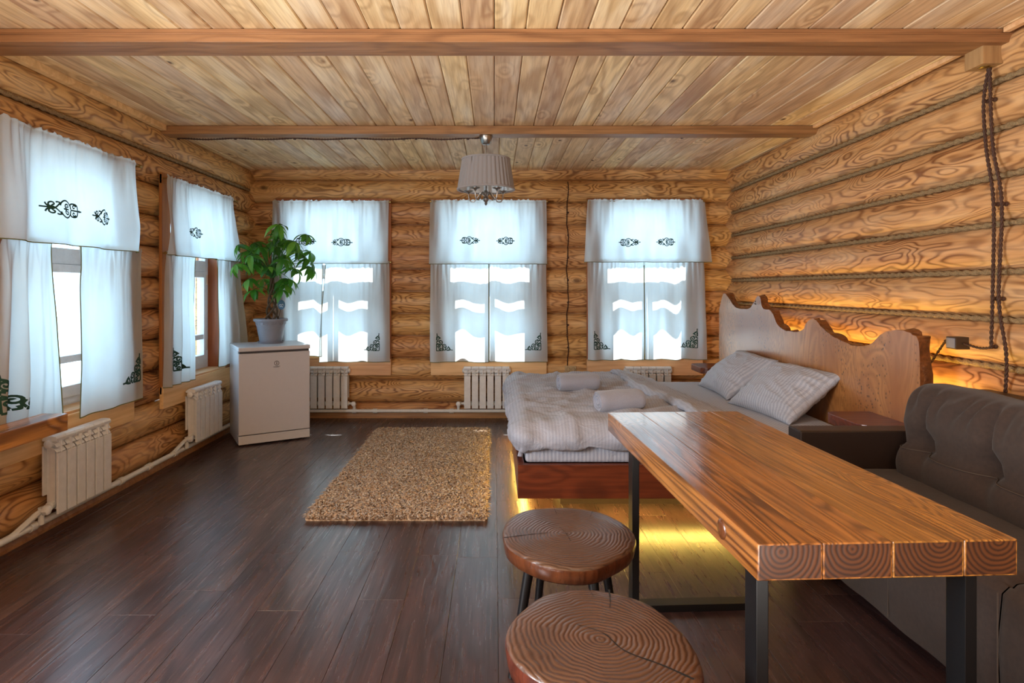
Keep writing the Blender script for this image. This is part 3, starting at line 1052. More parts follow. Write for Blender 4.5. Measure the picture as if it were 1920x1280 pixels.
t = thing('heating_pipe', 'white heating pipe running low along the left and back log walls', 'pipe', (0, 0, 0))
px, pyb, pz = XL + 0.125, YB - 0.122, 0.082
pp = [(px, 0.6, pz), (px, 2.0, pz), (px, 4.0, pz), (px, pyb - 0.08, pz), (px + 0.02, pyb - 0.02, pz), (px + 0.08, pyb, pz), (0, pyb, pz), (2.2, pyb, pz)]
G().tube(pp, 0.0185, 12).build('pipe', MT['pipe'], t, smooth=40)
for (x, y, rz) in [(px, 2.98, 1), (px, 3.25, 1), (px, 4.02, 1), (px, 4.35, 1), (px, 4.70, 1), (px, 2.2, 1), (-1.47, pyb, 0), (-1.25, pyb, 0), (-0.45, pyb, 0), (-0.72, pyb, 0), (0.25, pyb, 0)]:
    M = Matrix.Translation((x, y, pz)) @ (Matrix.Rotation(PI / 2, 4, 'X') if rz else Matrix.Rotation(PI / 2, 4, 'Y'))
    G().lathe([(0.018, -0.022), (0.0245, -0.022), (0.0245, 0.022), (0.018, 0.022)], 14, M=M).build('pipe_collar', MT['pipe'], t, smooth=40)
# slanted connector pieces down from the left radiators
for y in (3.31, 4.86):
    G().tube([(XL + 0.152, y, RZ0 + 0.045), (XL + 0.145, y - 0.06, RZ0 + 0.03), (px, y - 0.17, pz + 0.01), (px, y - 0.22, pz)], 0.016, 8).build('connector', MT['pipe'], t, smooth=40)

# thick shelf slab under the nearest left window
t = thing('window_shelf', 'thick glossy amber wood shelf below the nearest left window', 'shelf', (XL + 0.10, 2.35, 0.61))
G().box(0.095, 0.235, -0.86, 0.88, 0, 0.09).build('slab', MT['shelfwood'], t, bevel=0.006)
for y in (-0.6, 0.5):
    G().prism([(-0.05, -0.005), (0.16, -0.005), (0.16, -0.03), (-0.02, -0.17), (-0.05, -0.17)], y - 0.015, y + 0.015, 'xz').build('bracket', MT['casing'], t)

# ------------------------------------------------------------------ fridge
FR = thing('fridge', 'small white single-door fridge standing angled in the corner', 'fridge', (-2.203, 5.19, 0), math.radians(31))
fw, fd, fh = 0.605, 0.55, 0.855
G().box(0, fw, 0.055, fd, 0.012, fh - 0.035).build('body', MT['fridge'], FR, bevel=0.006)
d = G().box(0.0, fw, 0.0, 0.052, 0.095, fh - 0.055)
door = d.build('door', MT['fridge'], FR, bevel=0.009, segs=3)
# scooped grip strip along the top of the door
gp = [(fw * k / 20, fh - 0.075 - 0.016 * math.sin(PI * k / 20)) for k in range(21)]
gg = G()
gg.prism([(0.02, fh - 0.060)] + [(0.02 + (fw - 0.04) * k / 20, fh - 0.062 - 0.022 * math.sin(PI * k / 20)) for k in range(21)] + [(fw - 0.02, fh - 0.060)], -0.0025, 0.004, 'xz')
gg.build('door_grip', MT['fridge'], door, bevel=0.001, segs=1)
G().box(0.006, fw - 0.006, 0.012, 0.055, fh - 0.056, fh - 0.034).build('gap_strip', MT['fridge_dark'], FR)
G().box(-0.002, fw + 0.002, -0.004, fd, fh - 0.036, fh).build('top_panel', MT['fridge'], FR, bevel=0.010, segs=3)
G().box(0.0, fw, 0.004, 0.055, 0.014, 0.088).build('plinth', MT['fridge'], FR, bevel=0.005)
for x in (0.05, fw - 0.05):
    for y in (0.08, fd - 0.06):
        G().lathe([(0.0, 0.0), (0.016, 0.0), (0.014, 0.016), (0.0, 0.016)], 10).build('foot', MT['fridge_dark'], FR, (x, y, 0), smooth=40)
lg = G()
cx, cz = 0.315, fh - 0.150
ringv = []
lg.tube([(cx + 0.019 * math.cos(2 * PI * k / 28), -0.0012, cz + 0.019 * math.sin(2 * PI * k / 28)) for k in range(28)], 0.0022, 5, closed=True)
lg.box(cx - 0.0028, cx + 0.0028, -0.002, 0.001, cz - 0.011, cz + 0.005).box(cx - 0.003, cx + 0.003, -0.002, 0.001, cz + 0.0075, cz + 0.0125)
logo = lg.build('logo', MT['ink_grey'], door)
cu = bpy.data.curves.new('brand_lettering', 'FONT')
cu.body = 'INDESIT'
cu.size = 0.016
cu.align_x = 'CENTER'
cu.extrude = 0.0008
tmp = bpy.data.objects.new('brand_lettering', cu)
COL.objects.link(tmp)
bpy.context.view_layer.update()
dg = bpy.context.evaluated_depsgraph_get()
tme = bpy.data.meshes.new_from_object(tmp.evaluated_get(dg))
bpy.data.objects.remove(tmp)
tme.materials.clear()
tme.materials.append(MT['ink_grey'])
put('brand_lettering', tme, door, (cx, -0.0010, cz - 0.038), (PI / 2, 0, 0))

# ------------------------------------------------------------------ potted plant
PX, PY, PZ = -2.10, 5.66, fh
PT = thing('potted_plant', 'green braided-trunk plant in a grey plastic pot on the fridge', 'plant', (PX, PY, PZ))
pr = [(0.0, 0.012), (0.098, 0.012), (0.100, 0.020), (0.128, 0.17), (0.132, 0.172), (0.137, 0.205), (0.150, 0.205), (0.153, 0.212), (0.153, 0.226), (0.148, 0.230), (0.138, 0.230), (0.132, 0.205), (0.122, 0.175)]
pot = G().lathe(pr, 40).build('pot', MT['pot'], PT, smooth=35)
gb = G()
for k in range(22):
    a = 2 * PI * k / 22
    gb.add(*[([(0.1325 * math.cos(a + da), 0.1325 * math.sin(a + da), z) for da, z in ((-0.05, 0.178), (0.05, 0.178), (0.0, 0.198))] +
              [(0.139 * math.cos(a), 0.139 * math.sin(a), 0.186)]), [(0, 1, 3), (1, 2, 3), (2, 0, 3)]][0:2])
gb.build('relief_band', MT['pot'], pot)
G().lathe([(0.0, 0.0), (0.108, 0.0), (0.118, 0.020), (0.112, 0.020), (0.105, 0.012), (0.0, 0.012)], 36).build('saucer', MT['pot'], PT, smooth=35)
G().lathe([(0.127, 0.196), (0.06, 0.204), (0.0, 0.200)], 24).build('soil', MT['soil'], PT, smooth=True)
TOPS = []
for k in range(4):
    pts = []
    rr = []
    for j in range(17):
        tt = j / 16
        a = 2 * PI * (k / 4 + tt * 1.1)
        r = 0.052 * (1 - tt) ** 1.3 + 0.012
        pts.append((r * math.cos(a) + 0.012, r * math.sin(a), 0.19 + 0.42 * tt))
        rr.append(0.0105 - 0.003 * tt)
    G().tube(pts, rr, 8).build('trunk', MT['bark'], PT, smooth=True)
    TOPS.append(pts[-1])

# one folded, pointed leaf; base at origin, tip along +x, drooping
def leaf_mesh(L, W, droop):
    v, f = [], []
    n = 7
    for i in range(n + 1):
        t = i / n
        w = W * 0.5 * (math.sin(PI * t ** 0.8)) ** 0.9
        w = max(w, 0.0008)
        x = L * t * (1 - 0.18 * droop * t * t)
        z = -droop * L * 0.55 * t * t + 0.10 * L * t
        for s, dz in ((-1, 0.22), (-0.5, 0.08), (0, 0.0), (0.5, 0.08), (1, 0.22)):
            v.append((x, s * w, z + dz * w))
    for i in range(n):
        for k in range(4):
            a = i * 5 + k
            f.append((a, a + 1, a + 6, a + 5))
    return G().add(v, f).mesh('leaf', MT['leaf'], smooth=True)


LEAVES = [leaf_mesh(0.150, 0.050, 0.7), leaf_mesh(0.175, 0.056, 1.0), leaf_mesh(0.12, 0.043, 0.4)]
rp = random.Random(5)
CL = []           # cluster hubs relative to the plant: measured from the photograph's crown
for (dx, dz) in [(-0.26, 0.80), (-0.20, 0.90), (-0.12, 0.86), (-0.04, 0.98), (0.02, 1.04), (0.10, 0.93), (0.16, 1.03), (0.22, 0.90), (0.27, 0.82), (0.30, 0.74),
                 (-0.29, 0.70), (-0.22, 0.68), (-0.14, 0.74), (-0.05, 0.84), (0.04, 0.86), (0.12, 0.78), (0.20, 0.72), (0.27, 0.64), (0.18, 0.60),
                 (-0.10, 0.60), (-0.02, 0.70), (0.06, 0.66), (0.0, 0.56), (-0.12, 0.50), (0.12, 0.55), (0.13, 0.50), (-0.06, 0.76), (0.08, 0.58), (-0.17, 0.60), (-0.30, 0.86), (-0.08, 0.92), (0.06, 0.76), (-0.18, 0.80), (0.15, 0.86),
                 (-0.25, 0.76), (0.22, 0.80), (-0.10, 0.68), (0.02, 0.94), (0.33, 0.66), (0.24, 0.99)]:
    R = 0.30 if dz > 0.6 else 0.12
    dy = rp.uniform(-R, R)
    CL.append((dx, dy, dz))
for ci, (dx, dy, dz) in enumerate(CL):
    b = Vector(TOPS[ci % 4])
    dz += 0.05 if dz > 0.6 else 0.0
    dx = max(dx * 1.08, -0.235)
    hub = Vector((dx, dy, dz))
    if dz < 0.58:
        b = Vector((0.012, 0, max(0.35, dz - 0.05)))
    mid = b.lerp(hub, 0.5) + Vector((0, 0, 0.05))
    pts = catmull([b, mid, hub], 5)
    G().tube(pts, [0.0045 - 0.0025 * i / (len(pts) - 1) for i in range(len(pts))], 5).build('branch', MT['stem_green'], PT, smooth=True)
    out = Vector((dx, dy, 0))
    base_a = rp.uniform(0, 6.28)
    n = rp.choice((6, 6, 7))
    tilt = Vector((out.x, out.y, 0.35)) if out.length > 0.01 else Vector((0, 0, 1))
    tilt.normalize()
    Q = Vector((0, 0, 1)).rotation_difference(tilt).slerp(Vector((0, 0, 1)).rotation_difference(Vector((0, 0, 1))), 0.35)
    for k in range(n):
        a = base_a + 2 * PI * k / n + rp.uniform(-0.15, 0.15)
        o = put('leaf', rp.choice(LEAVES), PT)
        pitch = rp.uniform(0.15, 0.75)
        q = Q @ Euler((0, 0, a)).to_quaternion() @ Euler((0, pitch, 0)).to_quaternion()
        o.rotation_mode = 'QUATERNION'
        o.rotation_quaternion = q
        o.location = hub
        sc = rp.uniform(0.85, 1.15)
        o.scale = (sc, sc, sc)

t = thing('plant_tag', 'round blue plant tag on a thin stick in the grey pot', 'plant tag', (PX + 0.085, PY - 0.06, PZ + 0.195))
G().tube([(0, 0, 0), (0.018, 0, 0.085), (0.028, 0, 0.125)], 0.0025, 6).build('stick', MT['cable'], t, smooth=True)
dsc = G().prism([(0.034 * math.cos(2 * PI * k / 28), 0.046 * math.sin(2 * PI * k / 28)) for k in range(28)], -0.0015, 0.0015, 'xz').build('disc', MT['tagblue'], t, (0.036, 0, 0.165))
gg = G()
gg.tube([(-0.020, -0.003, -0.006), (-0.010, -0.003, 0.004), (0.0, -0.003, -0.004), (0.010, -0.003, 0.006), (0.020, -0.003, -0.004)], 0.003, 5)
gg.tube([(-0.015, -0.003, -0.018), (0.0, -0.003, -0.014), (0.015, -0.003, -0.020)], 0.003, 5)
gg.build('print', MT['tagwhite'], dsc)

# ------------------------------------------------------------------ rug
RX0, RX1, RY0, RY1 = -1.125, -0.04, 3.53, 5.80
RG = thing('rug', 'beige shaggy rectangular rug on the dark floor beside the bed', 'rug', ((RX0 + RX1) / 2, (RY0 + RY1) / 2, 0.001))
hw_, hl_ = (RX1 - RX0) / 2, (RY1 - RY0) / 2
G().box(-hw_ + 0.015, hw_ - 0.015, -hl_ + 0.015, hl_ - 0.015, 0, 0.012).build('backing', MT['rug'], RG)
NT_ = 52000
bx = rng.uniform(-hw_ + 0.008, hw_ - 0.008, NT_)
by = rng.uniform(-hl_ + 0.008, hl_ - 0.008, NT_)
ang = rng.uniform(0, 2 * PI, NT_)
fa = rng.uniform(0, 2 * PI, NT_)
ln_ = rng.uniform(0.018, 0.040, NT_)
hh = rng.uniform(0.016, 0.042, NT_)
wd = rng.uniform(0.0035, 0.0070, NT_)
wx, wy = np.cos(fa) * wd, np.sin(fa) * wd
V = np.zeros((NT_, 6, 3))
for j, (t0, zf) in enumerate(((0.0, 0.25), (0.45, 0.85), (1.0, 1.0))):
    px_ = bx + np.cos(ang) * ln_ * t0 * t0
    py_ = by + np.sin(ang) * ln_ * t0 * t0
    z_ = 0.002 + hh * zf * (1 - 0.25 * t0 * (t0 > 0.9))
    tw = 1.0 if j < 2 else 0.75
    V[:, 2 * j] = np.stack([px_ - wx * tw, py_ - wy * tw, z_], 1)
    V[:, 2 * j + 1] = np.stack([px_ + wx * tw, py_ + wy * tw, z_], 1)
F = np.arange(NT_)[:, None, None] * 6 + np.array([[0, 1, 3, 2], [2, 3, 5, 4]])[None]
me = bpy.data.meshes.new('pile')
me.vertices.add(NT_ * 6)
me.vertices.foreach_set('co', V.reshape(-1))
me.loops.add(NT_ * 8)
me.loops.foreach_set('vertex_index', F.reshape(-1).astype(np.int32))
me.polygons.add(NT_ * 2)
me.polygons.foreach_set('loop_start', (np.arange(NT_ * 2) * 4).astype(np.int32))
me.update(calc_edges=True)
me.materials.append(MT['rug'])
po = put('pile', me, RG)
po['kind'] = 'stuff'

# ------------------------------------------------------------------ bed
BX0, BX1, BY0, BY1 = 0.138, 2.19, 3.55, 5.60
BED = thing('bed_frame', 'low reddish wood bed frame glowing amber underneath', 'bed', ((BX0 + BX1) / 2, (BY0 + BY1) / 2, 0))
bw, bl = (BX1 - BX0) / 2, (BY1 - BY0) / 2
for s in (-1, 1):
    G().box(-bw, bw, -0.02, 0.02, 0, 0.20).build('side_panel', MT['bedwood'], BED, (0, s * (bl - 0.02), 0.13), bevel=0.004)
    G().box(-bl + 0.041, bl - 0.041, -0.02, 0.02, 0, 0.20).build('end_panel', MT['bedwood'], BED, (s * (bw - 0.02), 0, 0.13), (0, 0, PI / 2), bevel=0.004)
G().box(-bw + 0.03, bw - 0.03, -bl + 0.03, bl - 0.03, 0.15, 0.20).build('base_board', MT['bedwood'], BED)
G().box(-bw + 0.28, bw - 0.05, -bl + 0.28, bl - 0.28, 0.0, 0.15).build('plinth', MT['sofa_dark'], BED)
G().box(-bw + 0.06, bw - 0.06, -bl + 0.055, -bl + 0.075, 0.128, 0.140).build('led_strip', MT['led'], BED)
G().box(-bw + 0.055, -bw + 0.075, -bl + 0.08, bl - 0.06, 0.128, 0.140).build('led_strip', MT['led'], BED)

# mattress with fitted sheet
mo = G().box(-bw + 0.045, bw - 0.045, -bl + 0.03, bl - 0.03, 0.332, 0.508).build('mattress', MT['linen_x'], None, ((BX0 + BX1) / 2, (BY0 + BY1) / 2, 0.0), bevel=0.035, segs=5, smooth=50)
tag(mo, 'mattress in a pale striped fitted sheet on the wooden bed frame', 'mattress')

# duvet: a thick sheet that hangs over the foot and both long sides
DUX0, DUX1, DUY0, DUY1 = 0.155, 1.30, 3.575, 5.60


def duvet_pt(a, b):
    """a along X (foot -> head), b along Y (near -> far); arc lengths, so the border bends down over the bed's edges"""
    over = 0.105
    LX, LY = DUX1 - DUX0 + over, DUY1 - DUY0 + 2 * over
    su, sv = LX * a - over, LY * b - over
    r = 0.055

    def bend(s_):
        """s_ < 0 hangs down: returns (outward offset, drop)"""
        q = r - s_
        if q <= 0:
            return s_, 0.0
        t = min(q / r, PI / 2)
        if q < r * PI / 2:
            return r - r * math.sin(t), r * (1 - math.cos(t))
        return 0.0, r + (q - r * PI / 2)
    near = sv < LY / 2 - over
    ev = sv if near else DUY1 - DUY0 - sv
    ex, ey = max(0.0, r - su), max(0.0, r - ev)
    if ex > 0 and ey > 0:            # the corner turns over on a radius
        e = math.hypot(ex, ey)
        o_, d_ = bend(r - e)
        ox, oy = r - (r - o_) * ex / e, r - (r - o_) * ey / e
        dx, dy = d_ * ex / e, d_ * ey / e
        drop = d_
    else:
        ox, dx = bend(su)
        oy, dy = bend(ev)
        drop = max(dx, dy)
    X = DUX0 + ox
    Y = DUY0 + oy if near else DUY1 - oy
    z = 0.556 - drop
    n1 = noise.noise(Vector((su * 2.2, sv * 2.2, 1.7)))
    n2 = noise.noise(Vector((su * 6.5 + 0.8 * sv, sv * 5.0, 4.2)))
    ridge = 1 - abs(noise.noise(Vector((su * 3.0 + sv * 1.2, sv * 6.5 - su * 1.0, 8.8))))
    ridge2 = 1 - abs(noise.noise(Vector((su * 5 - sv * 2, sv * 9.0 + su * 2, 2.8))))
    w = 0.012 * n1 + 0.008 * n2 + 0.026 * (ridge ** 5 - 0.3) + 0.013 * (ridge2 ** 5 - 0.3)
    flat = max(0.0, 1 - drop / r)
    z += w * (0.35 + 0.65 * flat)
    k = 1 - flat
    bulge = 0.030 * math.exp(-((drop - 0.075) / 0.045) ** 2)
    tot = math.hypot(dx, dy) or 1.0
    X -= (bulge + 1.2 * w) * k * dx / tot
    Y += (bulge + 1.2 * w) * k * dy / tot * (-1 if near else 1)
    if 1 - a < 0.05:
        z -= 0.025 * (1 - (1 - a) / 0.05)
    return (X, Y, z)


DUV = thing('duvet', 'rumpled pale striped duvet over the foot half of the bed', 'duvet', (0, 0, 0))
do = G().grid(duvet_pt, 90, 130).build('cover', MT['linen'], DUV, smooth=True)
md = do.modifiers.new('thick', 'SOLIDIFY')
md.thickness = 0.030
md.offset = 1


# folded-back top end of the duvet: a loose flap lying towards the pillows
def flap_pt(a, b):
    Y = 3.60 + (5.68 - 3.60) * b
    xa = 1.04 + 0.16 * (1 - b) + 0.03 * math.sin(b * 9)
    xb = 1.58 - 0.10 * b + 0.03 * math.sin(b * 5 + 1)
    X = xa + (xb - xa) * a
    z = 0.632 - 0.105 * a ** 1.1
    if a < 0.12:
        z -= 0.050 * (1 - a / 0.12) ** 2
    z += 0.012 * noise.noise(Vector((X * 6 + Y, Y * 4.5, 2.0))) + 0.008 * (1 - abs(noise.noise(Vector((X * 9, Y * 8, 6.0))))) ** 4
    if b < 0.05:
        z -= 0.06 * (1 - b / 0.05) ** 2
    if b > 0.95:
        z -= 0.06 * ((b - 0.95) / 0.05) ** 2
    return (X, Y, max(z, 0.515))


fo = G().grid(flap_pt, 44, 120).build('folded_edge', MT['linen'], DUV, smooth=True)
md = fo.modifiers.new('thick', 'SOLIDIFY')
md.thickness = 0.020
md.offset = -1


# pillows
def pillow_mesh(w, h, t, p=2.6, seed=0, wr=0.010, mat='pillow', nu=64, nv=44):
    g = G()

    def side(s):
        def fn(a, b):
            x, y = 2 * a - 1, 2 * b - 1
            ex = max(0.0, 1 - abs(x) ** p) ** 0.62
            ey = max(0.0, 1 - abs(y) ** p) ** 0.62
            th = t / 2 * (ex * ey)
            # pinched sides
            px_ = x * (w / 2) * (1 - 0.075 * (1 - y * y))
            py_ = y * (h / 2) * (1 - 0.085 * (1 - x * x))
            q = noise.noise(Vector((px_ * 7 + seed, py_ * 7, s * 2.0)))
            rr = (1 - abs(noise.noise(Vector((px_ * 5 + seed * 2, py_ * 12 + seed, s * 3.0))))) ** 5
            return (px_, py_, s * (th + (wr * q + wr * 1.3 * rr) * min(1, th / 0.04)))
        return fn
    g.grid(side(1), nu, nv)
    f0 = len(g.f)
    g.grid(side(-1), nu, nv)
    g.f[f0:] = [tuple(reversed(f)) for f in g.f[f0:]]
    return g.mesh('pillow', MT[mat], smooth=True, weld=0.0008)


def pillow(label, loc, lean, rz, w=0.74, h=0.50, t=0.21, seed=0):
    o = put('pillow', pillow_mesh(w, h, t, seed=seed))
    # local x = long side (world y), local y = short side (up the lean), local z = face
    R = Matrix.Rotation(rz, 4, 'Z') @ Matrix.Rotation(-lean, 4, 'Y') @ Matrix.Rotation(-PI / 2, 4, 'Z')
    o.rotation_euler = R.to_euler()
    o.location = loc
    return tag(o, label, 'pillow', 'striped pillows on the bed')


pillow('striped pillow nearer the sofa leaning on the wooden headboard', (1.99, 4.17, 0.665), math.radians(38), math.radians(8), seed=3)
pillow('striped pillow nearer the back windows leaning on the headboard', (1.99, 4.98, 0.665), math.radians(38), math.radians(-2), seed=9)


# rolled towels
def towel(label, loc, L, r, rz, seed):
    t = thing('rolled_towel', label, 'towel', loc, rz, 'rolled towels on the bed')
    g = G()
    nt, nl, nr = 56, 16, 22

    def nz(x, y, z):
        return noise.noise(Vector((x * 12 + seed, y * 12, z * 12)))

    def side(a, b):
        th = 2 * PI * a
        # the loose outer lip of the roll
        lip = 0.010 * max(0.0, 1 - ((th - 0.9) % (2 * PI)) / 0.9)
        e = abs(b - 0.5) * 2
        rr = (r + lip) * (1 - 0.10 * max(0, (e - 0.86) / 0.14) ** 2)
        y, z = rr * math.cos(th), rr * math.sin(th) * 0.92
        x = (b - 0.5) * L
        k = 1 + 0.05 * nz(x, y, z)
        return (x, y * k, r * 0.92 + z * k)
    g.grid(side, nt, nl)
    for s in (-1, 1):
        def end(a, b):
            th = 2 * PI * a
            lip = 0.010 * max(0.0, 1 - ((th - 0.9) % (2 * PI)) / 0.9)
            rr = (r + lip) * 0.90 * b + 1e-4
            ph = (b * 3.2 - s * th / (2 * PI)) % 1.0
            dep = 0.022 * (1 - math.sin(PI * ph) ** 0.6) * min(1, b * 3)
            if b > 0.93:
                dep *= (1 - b) / 0.07
            y, z = rr * math.cos(th), rr * math.sin(th) * 0.92
            k = 1 + 0.05 * nz(s * L / 2, y, z)
            return (s * (L / 2 - dep), y * k, r * 0.92 + z * k)
        f0 = len(g.f)
        g.grid(end, nt, nr)
        if s > 0:
            g.f[f0:] = [tuple(reversed(f)) for f in g.f[f0:]]
    g.build('roll', MT['towel'], t, smooth=50, weld=0.0004)
    return t


towel('rolled pale towel lying on the duvet nearer the back wall', (0.64, 4.62, 0.586), 0.31, 0.068, math.radians(12), 1.0)
towel('rolled pale towel lying on the duvet beside the table corner', (0.80, 3.86, 0.586), 0.31, 0.070, math.radians(16), 2.2)

# ------------------------------------------------------------------ headboard
HBX = 2.20
HB_PROFILE = [(5.90, 0.0), (5.90, 1.16), (5.80, 1.31), (5.70, 1.30), (5.52, 1.20), (5.34, 1.186), (5.20, 1.195), (5.11, 1.25), (5.05, 1.297), (4.99, 1.292), (4.95, 1.21), (4.83, 1.196),
              (4.76, 1.165), (4.69, 1.09), (4.60, 1.055), (4.52, 1.047), (4.40, 1.05), (4.30, 1.075), (4.25, 1.125), (4.185, 1.157), (4.12, 1.150), (4.05, 1.105), (3.93, 1.06), (3.80, 1.035),
              (3.70, 1.018), (3.62, 1.020), (3.52, 1.045), (3.44, 1.10), (3.36, 1.132), (3.24, 1.142), (3.17, 1.125), (3.125, 1.09), (3.115, 0.9), (3.115, 0.0)]
HBO = thing('headboard', 'carved live-edge burl wood headboard glowing amber behind the bed', 'headboard', (HBX, 4.5, 0.10))
top = catmull([(y, z, 0) for y, z in HB_PROFILE[1:-1]], 4)
rj = random.Random(3)
poly = [(5.90 - 4.5, 0.0)] + [(p.x - 4.5, p.y - 0.10 + rj.uniform(-0.003, 0.003)) for p in top] + [(3.115 - 4.5, 0.0)]
g = G()
n = len(poly)
# front face at x=0, back face at x=0.06; separate rim material
front = [(0.0, a, b) for a, b in poly]
back = [(0.062, a * 1.0 + (0.012 * math.sin(i * 1.3) if 0 < i < n - 1 else 0), b + (0.014 * math.sin(i * 0.9) if 0 < i < n - 1 else 0)) for i, (a, b) in enumerate(poly)]
g.add(front + back, [tuple(range(n)), tuple(reversed(range(n, 2 * n)))], 0)
o0 = len(g.v) - 2 * n
g.f += [(o0 + i, o0 + n + i, o0 + n + (i + 1) % n, o0 + (i + 1) % n) for i in range(n)]
g.mi += [1] * n
me = g.mesh('board', [MT['headboard'], MT['bark_edge']])
bm = bmesh.new()
bm.from_mesh(me)
bmesh.ops.triangulate(bm, faces=[f for f in bm.faces if len(f.verts) > 4])
bm.to_mesh(me)
bm.free()
put('board', me, HBO)
G().box(0.085, 0.105, -1.42, 1.30, 0.62, 0.64).build('led_strip', MT['led_dim'], HBO)
for yy, zz, s in ((3.35, 0.62, 1), (5.78, 0.60, -1)):
    g = G()
    pl = [(0.0, -0.19), (0.0, 0.19)] + [(-0.27 + 0.07 * (1 - math.sin(PI / 2 * k / 5)), 0.19 - 0.07 * (1 - math.cos(PI / 2 * k / 5))) for k in range(6)] + \
         [(-0.27 + 0.07 * (1 - math.cos(PI / 2 * k / 5)), -0.19 + 0.07 * (1 - math.sin(PI / 2 * k / 5))) for k in range(6)]
    g.prism(pl, -0.028, 0.028, 'xy')
    sh = g.build('bedside_shelf', MT['bedwood'], HBO, (0, yy - 4.5, zz - 0.10), bevel=0.004)
    G().prism([(0.0, -0.03), (-0.18, -0.03), (0.0, -0.16)], -0.015, 0.015, 'xz').build('bracket', MT['bark_edge'], sh)
# small hook on the tall peak
hk = G().tube([(-0.008, 0, 0), (-0.020, 0, 0.006), (-0.022, 0, 0.02), (-0.010, 0, 0.026)], 0.005, 6)
hk.build('hook', MT['metal'], HBO, (0, 5.05 - 4.5, 1.235 - 0.10), smooth=True)

# ------------------------------------------------------------------ dining table
TA = math.radians(2.6)
TB = thing('dining_table', 'long thick timber table with black steel legs beside the sofa', 'table', (0.912, 2.205, 0), TA)
TL, TW_, TT, TZ = 1.52, 0.645, 0.088, 0.762
wds = [0.160, 0.172, 0.178, 0.135]
x = -TW_ / 2
for i, w_ in enumerate(wds):
    g = G()
    a = w_ / 2 - 0.0006
    z0, z1 = -TT / 2, TT / 2
    v = [(-a, -TL / 2, z0), (a, -TL / 2, z0), (a, TL / 2, z0), (-a, TL / 2, z0), (-a, -TL / 2, z1), (a, -TL / 2, z1), (a, TL / 2, z1), (-a, TL / 2, z1)]
    g.add(v, [(0, 3, 2, 1), (4, 5, 6, 7), (1, 2, 6, 5), (3, 0, 4, 7)], 0)
    o0 = 0
    g.f += [(0, 1, 5, 4), (2, 3, 7, 6)]
    g.mi += [1, 1]
    g.build('table_board', [MT['table'], MT['table_end']], TB, (x + w_ / 2, 0.0, TZ - TT / 2), bevel=0.0042, segs=3)
    x += w_
for i, y in enumerate((-TL / 2 + 0.05, 0.38)):
    for xl in (-0.300, 0.222):
        G().box(-0.015, 0.015, -0.030, 0.030, 0.03, TZ - TT - 0.001).build('leg', MT['black'], TB, (xl, y, 0), bevel=0.002)
    G().box(-0.315, 0.237, -0.030, 0.030, 0.0, 0.03).build('foot_bar', MT['black'], TB, (0, y, 0), bevel=0.002)
    G().box(-0.315, 0.237, -0.030, 0.030, TZ - TT - 0.008, TZ - TT - 0.0005).build('mounting_plate', MT['black'], TB, (0, y, 0))
# round knot plug on the long side
G().lathe([(0.0, 0.006), (0.018, 0.005), (0.026, 0.002), (0.028, -0.004)], 20, M=Matrix.Translation((-TW_ / 2, -0.56, TZ - TT / 2)) @ Matrix.Rotation(-PI / 2, 4, 'Y')).build('knot', MT['stool_bark'], TB, smooth=True)


